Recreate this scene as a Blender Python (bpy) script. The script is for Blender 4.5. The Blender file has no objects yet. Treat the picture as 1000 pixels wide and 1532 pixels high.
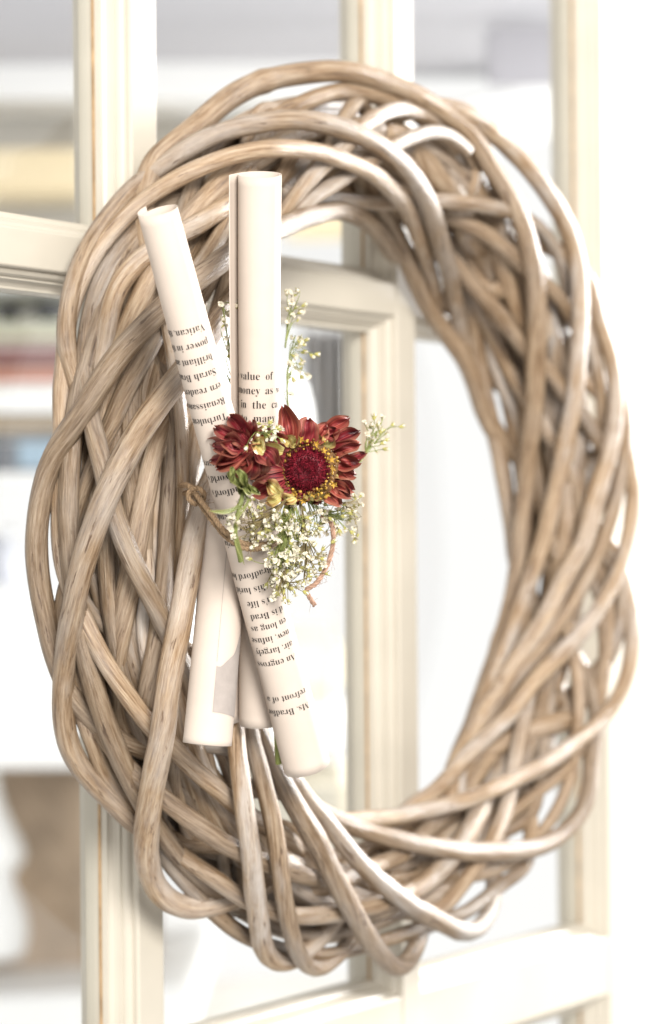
import bpy, bmesh, math, random
import numpy as np
from mathutils import Vector, Matrix

random.seed(7)
RNG = np.random.default_rng(7)
sc = bpy.context.scene
COL = sc.collection
pi = math.pi

# ------------------------------------------------------------------ camera, world, lamps, exposure
F = 3390.0                       # focal length in photograph pixels (1000 x 1532)
PHI = math.radians(53)           # angle between the view and the door's normal
Z0 = 1.19
HORIZON = 815.0
ROLL = math.radians(0.5)
FW = np.array([math.sin(PHI), math.cos(PHI), 0.0])
_rt = np.array([math.cos(PHI), -math.sin(PHI), 0.0])
_up = np.array([0.0, 0.0, 1.0])
RT = _rt * math.cos(ROLL) - _up * math.sin(ROLL)
UP = _up * math.cos(ROLL) + _rt * math.sin(ROLL)
CAM = -Z0 * FW - (65 / F * Z0) * _rt

cam = bpy.data.cameras.new("camera")
cam_o = bpy.data.objects.new("camera", cam)
COL.objects.link(cam_o)
cam.sensor_fit = 'VERTICAL'
cam.sensor_height = 36.0
cam.lens = 36.0 * F / 1532.0
cam.shift_y = (HORIZON - 766.0) / 1532.0
cam.clip_start = 0.05
cam.clip_end = 50.0
m = Matrix.Identity(4)
for i in range(3):
    m[i][0], m[i][1], m[i][2], m[i][3] = RT[i], UP[i], -FW[i], CAM[i]
cam_o.matrix_world = m
cam.dof.use_dof = True
cam.dof.focus_distance = 0.915
cam.dof.aperture_fstop = 6.0
sc.camera = cam_o

world = bpy.data.worlds.new("World")
sc.world = world
world.use_nodes = True
bg = world.node_tree.nodes["Background"]
bg.inputs[0].default_value = (1.0, 0.99, 0.98, 1)
bg.inputs[1].default_value = 1.06


def area(name, loc, target, size, power, color):
    l = bpy.data.lights.new(name, 'AREA')
    l.shape = 'RECTANGLE'
    l.size, l.size_y = size
    l.energy = power
    l.color = color
    o = bpy.data.objects.new(name, l)
    COL.objects.link(o)
    o.location = loc
    o.rotation_euler = (Vector(target) - Vector(loc)).to_track_quat('-Z', 'Y').to_euler()
    return o


area("window_light", (1.85, -0.46, 0.62), (-0.05, -0.05, 0.0), (0.42, 0.9), 182.0, (1.0, 0.99, 0.985))
area("front_fill_light", (-1.45, -1.75, 0.85), (-0.15, -0.05, 0.0), (0.75, 0.75), 96.0, (1.0, 0.975, 0.945))  # added soft fill from behind the camera, brightens the wreath's left side
area("background_fill_light", tuple(CAM + FW * 1.95 + _rt * 0.95 + _up * 0.45), tuple(CAM + FW * 2.75 - _rt * 0.25), (0.5, 0.7), 6.0, (1.0, 0.98, 0.96))  # unseen lamp added beyond the door to brighten the background objects

sc.view_settings.view_transform = 'Standard'
sc.view_settings.look = 'None'
sc.view_settings.exposure = 0.0
sc.view_settings.gamma = 1.0
sc.render.engine = 'CYCLES'
sc.cycles.use_denoising = True
sc.cycles.max_bounces = 8
sc.cycles.transparent_max_bounces = 24


# ------------------------------------------------------------------ helpers
def ray(px, py):
    d = FW + RT * ((px - 500.0) / F) + UP * ((HORIZON - py) / F)
    return d                                   # camera depth 1


def at_depth(px, py, z):
    return CAM + ray(px, py) * z


def at_y(px, py, Y):
    d = ray(px, py)
    return CAM + d * ((Y - CAM[1]) / d[1])


def depth_of(p):
    return float((np.asarray(p) - CAM) @ FW)


def tag(o, label=None, cat=None, group=None, kind=None):
    if label: o["label"] = label
    if cat: o["category"] = cat
    if group: o["group"] = group
    if kind: o["kind"] = kind
    return o


def empty(name, loc=(0, 0, 0)):
    o = bpy.data.objects.new(name, None)
    o.empty_display_size = 0.02
    COL.objects.link(o)
    o.location = loc
    return o


def link(name, me, mat=None, parent=None, smooth=True):
    if mat is not None:
        for mm in (mat if isinstance(mat, (list, tuple)) else [mat]):
            me.materials.append(mm)
    if smooth:
        me.polygons.foreach_set("use_smooth", [True] * len(me.polygons))
    o = bpy.data.objects.new(name, me)
    COL.objects.link(o)
    if parent is not None:
        o.parent = parent
        o.matrix_parent_inverse = Matrix.Translation(-Vector(parent.location))
    return o


def mesh_from(name, verts, faces):
    me = bpy.data.meshes.new(name)
    me.from_pydata([tuple(map(float, v)) for v in verts], [], faces)
    me.update()
    return me


def nodes_of(name):
    mt = bpy.data.materials.new(name)
    mt.use_nodes = True
    nt = mt.node_tree
    return mt, nt, nt.nodes["Principled BSDF"]


def N(nt, kind, **kw):
    n = nt.nodes.new(kind)
    for k, v in kw.items():
        setattr(n, k, v)
    return n


def ramp(nt, stops):
    r = nt.nodes.new("ShaderNodeValToRGB")
    e = r.color_ramp.elements
    while len(e) < len(stops):
        e.new(0.5)
    for el, (p, c) in zip(e, stops):
        el.position = p
        el.color = (*c, 1)
    return r


def paint(name, col, rough=0.5, var=0.06, scale=14.0, bump=0.15, bscale=120.0, spec=0.4, dist=0.0006):
    mt, nt, b = nodes_of(name)
    tc = N(nt, "ShaderNodeTexCoord")
    n1 = N(nt, "ShaderNodeTexNoise")
    n1.inputs["Scale"].default_value = scale
    n1.inputs["Detail"].default_value = 5
    nt.links.new(tc.outputs["Object"], n1.inputs["Vector"])
    lo = tuple(c * (1 - var) for c in col)
    hi = tuple(min(1, c * (1 + var)) for c in col)
    r = ramp(nt, [(0.3, lo), (0.7, hi)])
    nt.links.new(n1.outputs["Fac"], r.inputs[0])
    nt.links.new(r.outputs[0], b.inputs["Base Color"])
    n2 = N(nt, "ShaderNodeTexNoise")
    n2.inputs["Scale"].default_value = bscale
    nt.links.new(tc.outputs["Object"], n2.inputs["Vector"])
    bp = N(nt, "ShaderNodeBump")
    bp.inputs["Strength"].default_value = bump
    bp.inputs["Distance"].default_value = dist
    nt.links.new(n2.outputs["Fac"], bp.inputs["Height"])
    nt.links.new(bp.outputs[0], b.inputs["Normal"])
    b.inputs["Roughness"].default_value = rough
    b.inputs["Specular IOR Level"].default_value = spec
    return mt


# ------------------------------------------------------------------ materials
def willow_material():
    mt, nt, b = nodes_of("peeled_willow")
    L = nt.links.new
    at = N(nt, "ShaderNodeAttribute", attribute_name="grain")
    oi = N(nt, "ShaderNodeObjectInfo")

    def noise(scale, detail, vecscale=None, rough=0.6):
        n = N(nt, "ShaderNodeTexNoise")
        n.inputs["Scale"].default_value = scale
        n.inputs["Detail"].default_value = detail
        n.inputs["Roughness"].default_value = rough
        if vecscale:
            mp = N(nt, "ShaderNodeMapping")
            mp.inputs["Scale"].default_value = vecscale
            L(at.outputs["Vector"], mp.inputs["Vector"])
            L(mp.outputs[0], n.inputs["Vector"])
        else:
            L(at.outputs["Vector"], n.inputs["Vector"])
        return n
    streak = noise(520, 7, (1, 1, 0.085), 0.7)
    fine = noise(1700, 4, (1, 1, 0.06))
    patch = noise(60, 5, (1, 1, 0.35), 0.6)
    fleck = noise(420, 4, (1, 1, 0.16), 0.6)
    base = ramp(nt, [(0.28, (0.045, 0.021, 0.009)), (0.40, (0.185, 0.112, 0.056)),
                     (0.53, (0.298, 0.208, 0.128)), (0.69, (0.400, 0.305, 0.208))])
    L(streak.outputs["Fac"], base.inputs[0])
    wash = ramp(nt, [(0.44, (0, 0, 0)), (0.66, (0.80, 0.80, 0.80))])
    L(patch.outputs["Fac"], wash.inputs[0])
    mx = N(nt, "ShaderNodeMixRGB")
    mx.inputs[2].default_value = (0.395, 0.346, 0.300, 1)
    # some canes are bleached all over, others keep their tan
    r2 = N(nt, "ShaderNodeMath", operation='MULTIPLY')
    r2.inputs[1].default_value = 7.31
    L(oi.outputs["Random"], r2.inputs[0])
    r3 = N(nt, "ShaderNodeMath", operation='FRACT')
    L(r2.outputs[0], r3.inputs[0])
    r4 = N(nt, "ShaderNodeMath", operation='MULTIPLY_ADD')
    r4.inputs[1].default_value = 1.1
    r4.inputs[2].default_value = 0.25
    L(r3.outputs[0], r4.inputs[0])
    r5 = N(nt, "ShaderNodeMath", operation='MULTIPLY', use_clamp=True)
    L(r4.outputs[0], r5.inputs[0])
    L(wash.outputs[0], r5.inputs[1])
    L(r5.outputs[0], mx.inputs[0])
    L(base.outputs[0], mx.inputs[1])
    # thin brown splits and specks left by the bark
    fl = ramp(nt, [(0.625, (0, 0, 0)), (0.67, (0.9, 0.9, 0.9))])
    L(fleck.outputs["Fac"], fl.inputs[0])
    mf = N(nt, "ShaderNodeMixRGB")
    mf.inputs[2].default_value = (0.105, 0.060, 0.032, 1)
    L(fl.outputs[0], mf.inputs[0])
    L(mx.outputs[0], mf.inputs[1])
    fm = N(nt, "ShaderNodeMapRange")
    fm.inputs[3].default_value = 0.62
    fm.inputs[4].default_value = 1.34
    L(fine.outputs["Fac"], fm.inputs[0])
    rv = N(nt, "ShaderNodeMapRange")
    rv.inputs[3].default_value = 0.72
    rv.inputs[4].default_value = 1.22
    L(oi.outputs["Random"], rv.inputs[0])
    mul = N(nt, "ShaderNodeMath", operation='MULTIPLY')
    L(fm.outputs[0], mul.inputs[0])
    L(rv.outputs[0], mul.inputs[1])
    mm = N(nt, "ShaderNodeMixRGB", blend_type='MULTIPLY')
    mm.inputs[0].default_value = 1
    L(mf.outputs[0], mm.inputs[1])
    L(mul.outputs[0], mm.inputs[2])
    L(mm.outputs[0], b.inputs["Base Color"])
    bp = N(nt, "ShaderNodeBump")
    bp.inputs["Strength"].default_value = 0.8
    bp.inputs["Distance"].default_value = 0.0008
    ad = N(nt, "ShaderNodeMath", operation='ADD')
    L(streak.outputs["Fac"], ad.inputs[0])
    L(fine.outputs["Fac"], ad.inputs[1])
    L(ad.outputs[0], bp.inputs["Height"])
    L(bp.outputs[0], b.inputs["Normal"])
    b.inputs["Roughness"].default_value = 0.42
    b.inputs["Specular IOR Level"].default_value = 0.5
    return mt


WILLOW = willow_material()
DOOR_PAINT = paint("cream_door_paint", (0.455, 0.415, 0.342), 0.42, 0.055, 22, 0.22, 90, 0.4)
GROOVE = paint("brown_glazing_putty", (0.33, 0.22, 0.12), 0.8, 0.35, 90, 0.4, 300, 0.2)


def glass_material():
    mt, nt, b = nodes_of("window_glass")
    nt.nodes.remove(b)
    out = nt.nodes["Material Output"]
    tr = N(nt, "ShaderNodeBsdfTransparent")
    tr.inputs[0].default_value = (0.985, 0.99, 0.985, 1)
    gl = N(nt, "ShaderNodeBsdfGlossy")
    gl.inputs["Roughness"].default_value = 0.02
    lw = N(nt, "ShaderNodeLayerWeight")
    pw = N(nt, "ShaderNodeMath", operation='POWER')
    pw.inputs[1].default_value = 5.0
    nt.links.new(lw.outputs["Facing"], pw.inputs[0])
    fr = N(nt, "ShaderNodeMath", operation='MULTIPLY_ADD')
    fr.inputs[1].default_value = 0.95
    fr.inputs[2].default_value = 0.045
    nt.links.new(pw.outputs[0], fr.inputs[0])
    mx = N(nt, "ShaderNodeMixShader")
    nt.links.new(fr.outputs[0], mx.inputs[0])
    nt.links.new(tr.outputs[0], mx.inputs[1])
    nt.links.new(gl.outputs[0], mx.inputs[2])
    nt.links.new(mx.outputs[0], out.inputs[0])
    return mt


GLASS = glass_material()


def paper_material(name, col):
    mt, nt, b = nodes_of(name)
    L = nt.links.new
    tc = N(nt, "ShaderNodeTexCoord")
    n = N(nt, "ShaderNodeTexNoise")
    n.inputs["Scale"].default_value = 60
    n.inputs["Detail"].default_value = 8
    L(tc.outputs["Object"], n.inputs["Vector"])
    r = ramp(nt, [(0.3, tuple(c * 0.955 for c in col)), (0.7, tuple(min(1, c * 1.03) for c in col))])
    L(n.outputs["Fac"], r.inputs[0])
    L(r.outputs[0], b.inputs["Base Color"])
    n2 = N(nt, "ShaderNodeTexNoise")
    n2.inputs["Scale"].default_value = 1500
    n2.inputs["Detail"].default_value = 3
    L(tc.outputs["Object"], n2.inputs["Vector"])
    bp = N(nt, "ShaderNodeBump")
    bp.inputs["Strength"].default_value = 0.12
    bp.inputs["Distance"].default_value = 0.0003
    L(n2.outputs["Fac"], bp.inputs["Height"])
    L(bp.outputs[0], b.inputs["Normal"])
    b.inputs["Roughness"].default_value = 0.8
    b.inputs["Specular IOR Level"].default_value = 0.2
    return mt


PAPER = paper_material("book_paper", (0.495, 0.420, 0.355))
INK = paint("printing_ink", (0.022, 0.018, 0.017), 0.7, 0.2, 400, 0, 100, 0.2)
INK_GREY = paint("printed_halftone_grey", (0.30, 0.262, 0.235), 0.8, 0.07, 250, 0, 100, 0.2)


def petal_material(name, stops, vein=0.5, edge=(0.33, 0.15, 0.09)):
    mt, nt, b = nodes_of(name)
    L = nt.links.new
    uv = N(nt, "ShaderNodeUVMap")
    oi = N(nt, "ShaderNodeObjectInfo")
    mp = N(nt, "ShaderNodeMapping")
    mp.inputs["Scale"].default_value = (14, 1.2, 1)
    L(uv.outputs[0], mp.inputs["Vector"])
    ad = N(nt, "ShaderNodeVectorMath", operation='ADD')
    L(mp.outputs[0], ad.inputs[0])
    cb = N(nt, "ShaderNodeMath", operation='MULTIPLY')
    cb.inputs[1].default_value = 37.0
    L(oi.outputs["Random"], cb.inputs[0])
    L(cb.outputs[0], ad.inputs[1])
    n = N(nt, "ShaderNodeTexNoise")
    n.inputs["Scale"].default_value = 1.0
    n.inputs["Detail"].default_value = 5
    L(ad.outputs[0], n.inputs["Vector"])
    r = ramp(nt, stops)
    L(n.outputs["Fac"], r.inputs[0])
    # withered rims: the edge of each petal dries to tan where the noise lets it
    sx = N(nt, "ShaderNodeSeparateXYZ")
    L(uv.outputs[0], sx.inputs[0])
    m1 = N(nt, "ShaderNodeMath", operation='SUBTRACT')
    m1.inputs[1].default_value = 0.5
    L(sx.outputs[0], m1.inputs[0])
    m2 = N(nt, "ShaderNodeMath", operation='ABSOLUTE')
    L(m1.outputs[0], m2.inputs[0])
    m3 = N(nt, "ShaderNodeMath", operation='MULTIPLY_ADD')
    m3.inputs[1].default_value = 1.1
    L(m2.outputs[0], m3.inputs[0])
    m4 = N(nt, "ShaderNodeMath", operation='MULTIPLY')
    m4.inputs[1].default_value = 0.42
    L(sx.outputs[1], m4.inputs[0])
    L(m4.outputs[0], m3.inputs[2])
    n3 = N(nt, "ShaderNodeTexNoise")
    n3.inputs["Scale"].default_value = 0.35
    n3.inputs["Detail"].default_value = 6
    L(ad.outputs[0], n3.inputs["Vector"])
    m5 = N(nt, "ShaderNodeMath", operation='MULTIPLY_ADD')
    m5.inputs[1].default_value = 1.3
    L(n3.outputs["Fac"], m5.inputs[0])
    L(m3.outputs[0], m5.inputs[2])
    mr = N(nt, "ShaderNodeMapRange")
    mr.inputs[1].default_value = 1.08
    mr.inputs[2].default_value = 1.75
    mr.inputs[4].default_value = 0.9
    L(m5.outputs[0], mr.inputs[0])
    em = N(nt, "ShaderNodeMixRGB")
    em.inputs[2].default_value = (*edge, 1)
    L(mr.outputs[0], em.inputs[0])
    L(r.outputs[0], em.inputs[1])
    L(em.outputs[0], b.inputs["Base Color"])
    bp = N(nt, "ShaderNodeBump")
    bp.inputs["Strength"].default_value = vein
    bp.inputs["Distance"].default_value = 0.0006
    L(n.outputs["Fac"], bp.inputs["Height"])
    L(bp.outputs[0], b.inputs["Normal"])
    b.inputs["Roughness"].default_value = 0.55
    b.inputs["Specular IOR Level"].default_value = 0.3
    return mt


PETAL = petal_material("dried_red_petal", [(0.25, (0.055, 0.004, 0.008)), (0.46, (0.115, 0.006, 0.012)),
                                           (0.58, (0.215, 0.022, 0.024)), (0.74, (0.32, 0.105, 0.09))])
PETAL_RUST = petal_material("dried_rust_petal", [(0.28, (0.09, 0.007, 0.009)), (0.48, (0.17, 0.018, 0.016)),
                                                 (0.60, (0.29, 0.055, 0.038)), (0.76, (0.40, 0.17, 0.115))])
PETAL_YELLOW = petal_material("dried_yellow_petal", [(0.28, (0.30, 0.10, 0.06)), (0.42, (0.34, 0.27, 0.07)),
                                                     (0.6, (0.46, 0.40, 0.16)), (0.8, (0.56, 0.50, 0.28))], edge=(0.33, 0.07, 0.05))
LEAF = petal_material("green_leaf", [(0.3, (0.06, 0.068, 0.015)), (0.55, (0.15, 0.168, 0.045)), (0.8, (0.27, 0.28, 0.12))], edge=(0.32, 0.30, 0.12))
STEM = paint("dry_green_stem", (0.15, 0.17, 0.045), 0.6, 0.35, 200, 0.2, 400, 0.3)
STEM_BROWN = paint("dry_brown_stem", (0.17, 0.13, 0.055), 0.65, 0.35, 200, 0.2, 400, 0.3)
CENTER_RED = paint("flower_centre_red", (0.135, 0.006, 0.014), 0.6, 0.5, 700, 0.3, 900, 0.3)
ANTHER = paint("anther_gold", (0.36, 0.21, 0.03), 0.6, 0.5, 500, 0.2, 900, 0.3)
ANTHER_DARK = paint("anther_brown", (0.13, 0.06, 0.014), 0.7, 0.5, 500, 0.2, 900, 0.3)
BLOSSOM_WHITE = paint("dried_blossom_white", (0.56, 0.515, 0.405), 0.7, 0.12, 300, 0.2, 900, 0.2)
CALYX = paint("blossom_calyx", (0.27, 0.25, 0.08), 0.7, 0.35, 400, 0.2, 900, 0.2)
JUTE = paint("jute_twine", (0.24, 0.160, 0.092), 0.85, 0.3, 500, 0.5, 1200, 0.2)
JUTE_PINK = paint("faded_jute_twine", (0.30, 0.185, 0.13), 0.85, 0.3, 500, 0.5, 1200, 0.2)


# ------------------------------------------------------------------ the glazed door (plane Y = 0)
DFRONT = -0.016
door = empty("glazed_door", (0, 0, -0.63))
tag(door, "cream painted glazed door with moulded glazing bars behind the wreath", "door")
X_LEFT = float(at_y(221, 700, DFRONT)[0])
X_MID = float(at_y(610, 700, DFRONT)[0])
X_RIGHT = float(at_y(907, 700, DFRONT)[0])           # left edge of the wide stile's face
PITCH = X_MID - X_LEFT
Z_UP, Z_LOW = 0.127, -0.252
Z_TOP, Z_BOT = 0.56, -0.63


def half_profile(flat):
    # (distance from the bar's centre line, Y): flat face, quirk, bead, cove, glazing fillet
    f = flat
    return [(f, DFRONT), (f + .0006, DFRONT + .0003), (f + .0011, DFRONT + .0012), (f + .0011, DFRONT + .0032),
            (f + .0021, DFRONT + .0034), (f + .0033, DFRONT + .0042), (f + .0040, DFRONT + .0055),
            (f + .0042, DFRONT + .0068), (f + .0052, DFRONT + .0069), (f + .0056, DFRONT + .0085),
            (f + .0064, DFRONT + .0101), (f + .0078, DFRONT + .0112), (f + .0088, DFRONT + .0114),
            (f + .0090, DFRONT + .0138), (f + .0090, -0.0006)]


def bar(name, a, b, flat_l, flat_r, vertical, drop=0.0, one_side=None):
    """moulded bar from a to b (points on its centre line), extruded along Z or X"""
    prof = []
    L_ = half_profile(flat_l)
    R_ = half_profile(flat_r)
    front = [(-s, y + drop) for s, y in reversed(L_)] + [(s, y + drop) for s, y in R_]
    back = [(s, -y + 0.004 - drop) for s, y in reversed(R_)] + [(-s, -y + 0.004 - drop) for s, y in L_]
    prof = front + back
    vs, fs = [], []
    n = len(prof)
    for p in (a, b):
        for s, y in prof:
            vs.append((p[0] + s, y, p[1]) if vertical else (p[0], y, p[1] + s))
    for i in range(n):
        j = (i + 1) % n
        fs.append((i, j, n + j, n + i) if vertical else (j, i, n + i, n + j))
    fs.append(tuple(range(n)) if not vertical else tuple(reversed(range(n))))
    fs.append(tuple(range(n, 2 * n)) if vertical else tuple(reversed(range(n, 2 * n))))
    me = mesh_from(name, vs, fs)
    return link(name, me, DOOR_PAINT, door, smooth=False)


bar("glazing_bar", (X_LEFT, Z_BOT), (X_LEFT, Z_TOP), .0078, .0078, True)
bar("glazing_bar", (X_MID, Z_BOT), (X_MID, Z_TOP), .0075, .0075, True)
bar("door_stile", (X_RIGHT + .055, Z_BOT), (X_RIGHT + .055, Z_TOP), .055, .055, True)
bar("door_stile", (X_LEFT - PITCH - .02, Z_BOT), (X_LEFT - PITCH - .02, Z_TOP), .03, .03, True)
bar("glazing_bar", (X_LEFT - PITCH, Z_UP), (X_RIGHT + .03, Z_UP), .0075, .0075, False, drop=.0004)
bar("door_rail", (X_LEFT - PITCH, Z_LOW), (X_RIGHT + .03, Z_LOW), .016, .016, False, drop=.0004)

cols = [(X_LEFT - PITCH + .0195, X_LEFT - .0165), (X_LEFT + .0165, X_MID - .0163), (X_MID + .0163, X_RIGHT - .0090)]
rows = [(Z_BOT, Z_LOW - .025), (Z_LOW + .025, Z_UP - .0165), (Z_UP + .0165, Z_TOP)]
for (x0, x1) in cols:
    for (z0, z1) in rows:
        bm = bmesh.new()
        bmesh.ops.create_cube(bm, size=1)
        for v in bm.verts:
            v.co = Vector(((x0 + x1) / 2 + v.co.x * (x1 - x0 + .003), .002 + v.co.y * .003, (z0 + z1) / 2 + v.co.z * (z1 - z0 + .003)))
        me = bpy.data.meshes.new("glass_pane")
        bm.to_mesh(me)
        bm.free()
        link("glass_pane", me, GLASS, door, smooth=False)
        # brown putty line round the pane
        bm = bmesh.new()
        t = .0008
        for (cx_, cz_, sx, sz) in ((x0 + t / 2, (z0 + z1) / 2, t, z1 - z0), (x1 - t / 2, (z0 + z1) / 2, t, z1 - z0)):
            r_ = bmesh.ops.create_cube(bm, size=1)
            for v in r_["verts"]:
                v.co = Vector((cx_ + v.co.x * sx, -.0005 + v.co.y * .0014, cz_ + v.co.z * sz))
        me = bpy.data.meshes.new("putty_line")
        bm.to_mesh(me)
        bm.free()
        link("putty_line", me, GROOVE, door, smooth=False)

# ------------------------------------------------------------------ wreath
R_, r_ = 0.178, 0.0356
WC = np.array([-0.078, DFRONT - .004 - r_, 0.0125])


def torus_coords(p):
    q = np.asarray(p) - WC
    th = math.atan2(q[2], q[0])
    rad = math.hypot(q[0], q[2]) - R_
    return th, math.atan2(-q[1], rad), math.hypot(rad, q[1])


def torus_point(th, al, rho):
    rr = R_ + rho * math.cos(al)
    return WC + np.array([rr * math.cos(th), -rho * math.sin(al), rr * math.sin(th)])


TS = np.linspace(0.75, 1.55, 1601)


def hit(px, py, rho):
    d = ray(px, py)
    P = CAM[None, :] + TS[:, None] * d[None, :]
    q = P - WC
    dd = np.hypot(np.hypot(q[:, 0], q[:, 2]) - R_, q[:, 1]) - rho
    neg = np.nonzero(dd <= 0)[0]
    if len(neg):
        return TS[neg[0]]
    # outside: first local minimum that is close to the smallest one
    k = int(np.argmin(dd))
    return TS[k]


def catmull(P, step):
    P = np.asarray(P, float)
    out = []
    n = len(P)
    for i in range(n - 1):
        p0 = P[i - 1] if i > 0 else 2 * P[0] - P[1]
        p1, p2 = P[i], P[i + 1]
        p3 = P[i + 2] if i + 2 < n else 2 * P[-1] - P[-2]
        d = np.linalg.norm((p2 - p1)[:3])
        k = max(1, int(round(d / step)))
        t0, t1 = 0.0, max(1e-6, np.linalg.norm((p1 - p0)[:3]) ** .5)
        t2 = t1 + max(1e-6, d ** .5)
        t3 = t2 + max(1e-6, np.linalg.norm((p3 - p2)[:3]) ** .5)
        for j in range(k):
            t = t1 + (t2 - t1) * j / k
            a1 = (t1 - t) / (t1 - t0) * p0 + (t - t0) / (t1 - t0) * p1
            a2 = (t2 - t) / (t2 - t1) * p1 + (t - t1) / (t2 - t1) * p2
            a3 = (t3 - t) / (t3 - t2) * p2 + (t - t2) / (t3 - t2) * p3
            b1 = (t2 - t) / (t2 - t0) * a1 + (t - t0) / (t2 - t0) * a2
            b2 = (t3 - t) / (t3 - t1) * a2 + (t - t1) / (t3 - t1) * a3
            out.append((t2 - t) / (t2 - t1) * b1 + (t - t1) / (t2 - t1) * b2)
    out.append(P[-1])
    return np.array(out)


def tube(name, pts, rad, sides=10, flat=1.0, normal_fn=None, rough=0.0, seed=0, cap=True, grain=True):
    """tube mesh along pts (n x 3); rad scalar or array; flat squashes along the local normal"""
    pts = np.asarray(pts, float)
    n = len(pts)
    rad = np.full(n, rad) if np.isscalar(rad) else np.asarray(rad)
    T = np.gradient(pts, axis=0)
    T /= np.linalg.norm(T, axis=1)[:, None] + 1e-12
    nrm = np.zeros_like(pts)
    ref = np.array([0.31, -0.8, 0.52])
    nv = ref - T[0] * (ref @ T[0])
    nv /= np.linalg.norm(nv)
    for i in range(n):
        if normal_fn is not None:
            w = normal_fn(pts[i])
            nv = w
        nv = nv - T[i] * (nv @ T[i])
        l = np.linalg.norm(nv)
        nv = nv / l if l > 1e-9 else nv
        nrm[i] = nv
    if normal_fn is not None:
        for _ in range(4):
            nrm[1:-1] = (nrm[:-2] + 2 * nrm[1:-1] + nrm[2:])
            nrm -= T * np.sum(nrm * T, axis=1)[:, None]
            nrm /= np.linalg.norm(nrm, axis=1)[:, None] + 1e-12
    B = np.cross(T, nrm)
    ang = np.arange(sides) * 2 * pi / sides
    s = np.concatenate([[0], np.cumsum(np.linalg.norm(np.diff(pts, axis=0), axis=1))])
    rr = np.repeat(rad[:, None], sides, 1)
    if rough:
        rg = np.random.default_rng(seed + 11)
        ph = rg.uniform(0, 6.28, 8)
        for k in range(4):
            fs_ = (45, 90, 170, 320)[k]
            rr = rr * (1 + rough / (1 + .5 * k) * np.sin(s[:, None] * fs_ + (k % 3) * ang[None, :] + ph[k]))
    V = pts[:, None, :] + rr[..., None] * (flat * np.cos(ang)[None, :, None] * nrm[:, None, :] + np.sin(ang)[None, :, None] * B[:, None, :])
    verts = V.reshape(-1, 3).tolist()
    faces = []
    for i in range(n - 1):
        for j in range(sides):
            k = (j + 1) % sides
            faces.append((i * sides + j, i * sides + k, (i + 1) * sides + k, (i + 1) * sides + j))
    if cap:
        faces.append(tuple(reversed(range(sides))))
        faces.append(tuple(range((n - 1) * sides, n * sides)))
    me = mesh_from(name, verts, faces)
    if grain:
        off = np.random.default_rng(seed + 5).uniform(-3, 3, 3)
        g = np.zeros((n, sides, 3))
        g[..., 0] = np.cos(ang)[None, :] * .0055 + off[0]
        g[..., 1] = np.sin(ang)[None, :] * .0055 + off[1]
        g[..., 2] = s[:, None] + off[2]
        a = me.attributes.new("grain", 'FLOAT_VECTOR', 'POINT')
        a.data.foreach_set("vector", g.reshape(-1))
    return me


wreath = empty("willow_wreath", tuple(torus_point(-pi / 2, 0, r_)))
tag(wreath, "round wreath of bent peeled willow sticks hanging on the glazed door", "wreath")


def rho_of(layer):
    return 0.0305 - .0075 * (3 - layer) - .002 * (3 - layer) * abs(3 - layer)


def tube_normal(p):
    th, al, rho = torus_coords(p)
    q = torus_point(th, al, rho + .01) - torus_point(th, al, rho)
    return q / (np.linalg.norm(q) + 1e-12)


STICK_N = [0]


def add_stick(P, dia, flat=0.92, rough=0.021, sides=12):
    STICK_N[0] += 1
    n = len(P)
    rr = np.full(n, dia / 2) * np.linspace(1, RNG.uniform(.80, 1.2), n) * (1 + .04 * np.sin(np.linspace(0, RNG.uniform(3, 9), n) + RNG.uniform(0, 6)))
    ss = np.concatenate([[0], np.cumsum(np.linalg.norm(np.diff(P, axis=0), axis=1))])
    for _ in range(int(RNG.integers(1, 4))):             # leaf nodes: slight swellings
        rr = rr * (1 + RNG.uniform(.04, .11) * np.exp(-((ss - RNG.uniform(0, ss[-1])) / RNG.uniform(.003, .006)) ** 2))
    me = tube("willow_stick", P, rr, sides, flat, tube_normal, rough, STICK_N[0])
    return link("willow_stick", me, WILLOW, wreath)


def extend(P, n=6, step=.013, sink=.0022, wrap=1.0):
    """carry the last point on round the ring while it sinks under its neighbours"""
    P = [np.asarray(p) for p in P]
    for k in range(n):
        d = P[-1] - P[-2]
        d /= np.linalg.norm(d) + 1e-12
        th, al, rho = torus_coords(P[-1])
        q = P[-1] + d * step
        th2, al2, rho2 = torus_coords(q)
        P.append(torus_point(th2, al2, max(.004, min(rho, rho2) - sink)))
    return P


def traced(width, layer, pts, ext=(6, 6), flat=0.92, sink=.0036):
    t, D = [], []
    for p in pts:
        l = p[2] if len(p) > 2 else layer
        t.append(hit(p[0], p[1], rho_of(l)))
        D.append(ray(p[0], p[1]))
    t = np.array(t)
    for _ in range(3):
        s = t.copy()
        s[1:-1] = .25 * t[:-2] + .5 * t[1:-1] + .25 * t[2:]
        t = s
    P = [CAM + a * b for a, b in zip(t, D)]
    z = float(np.mean(t))
    if ext[1]:
        P = extend(P, ext[1], sink=sink)
    if ext[0]:
        P = extend(P[::-1], ext[0], sink=sink)[::-1]
    Q = catmull(P, .0035)
    for _ in range(6):
        Q[1:-1] = .25 * Q[:-2] + .5 * Q[1:-1] + .25 * Q[2:]
    s_ = np.linspace(0, 1, len(Q)) * len(Q) * .0035
    for a in range(3):
        ph = RNG.uniform(0, 6.28, 3)
        Q[:, a] += .00045 * np.sin(s_ * 42 + ph[0]) + .00010 * np.sin(s_ * 130 + ph[1])
    return add_stick(Q, width * z / F, flat)


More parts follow.
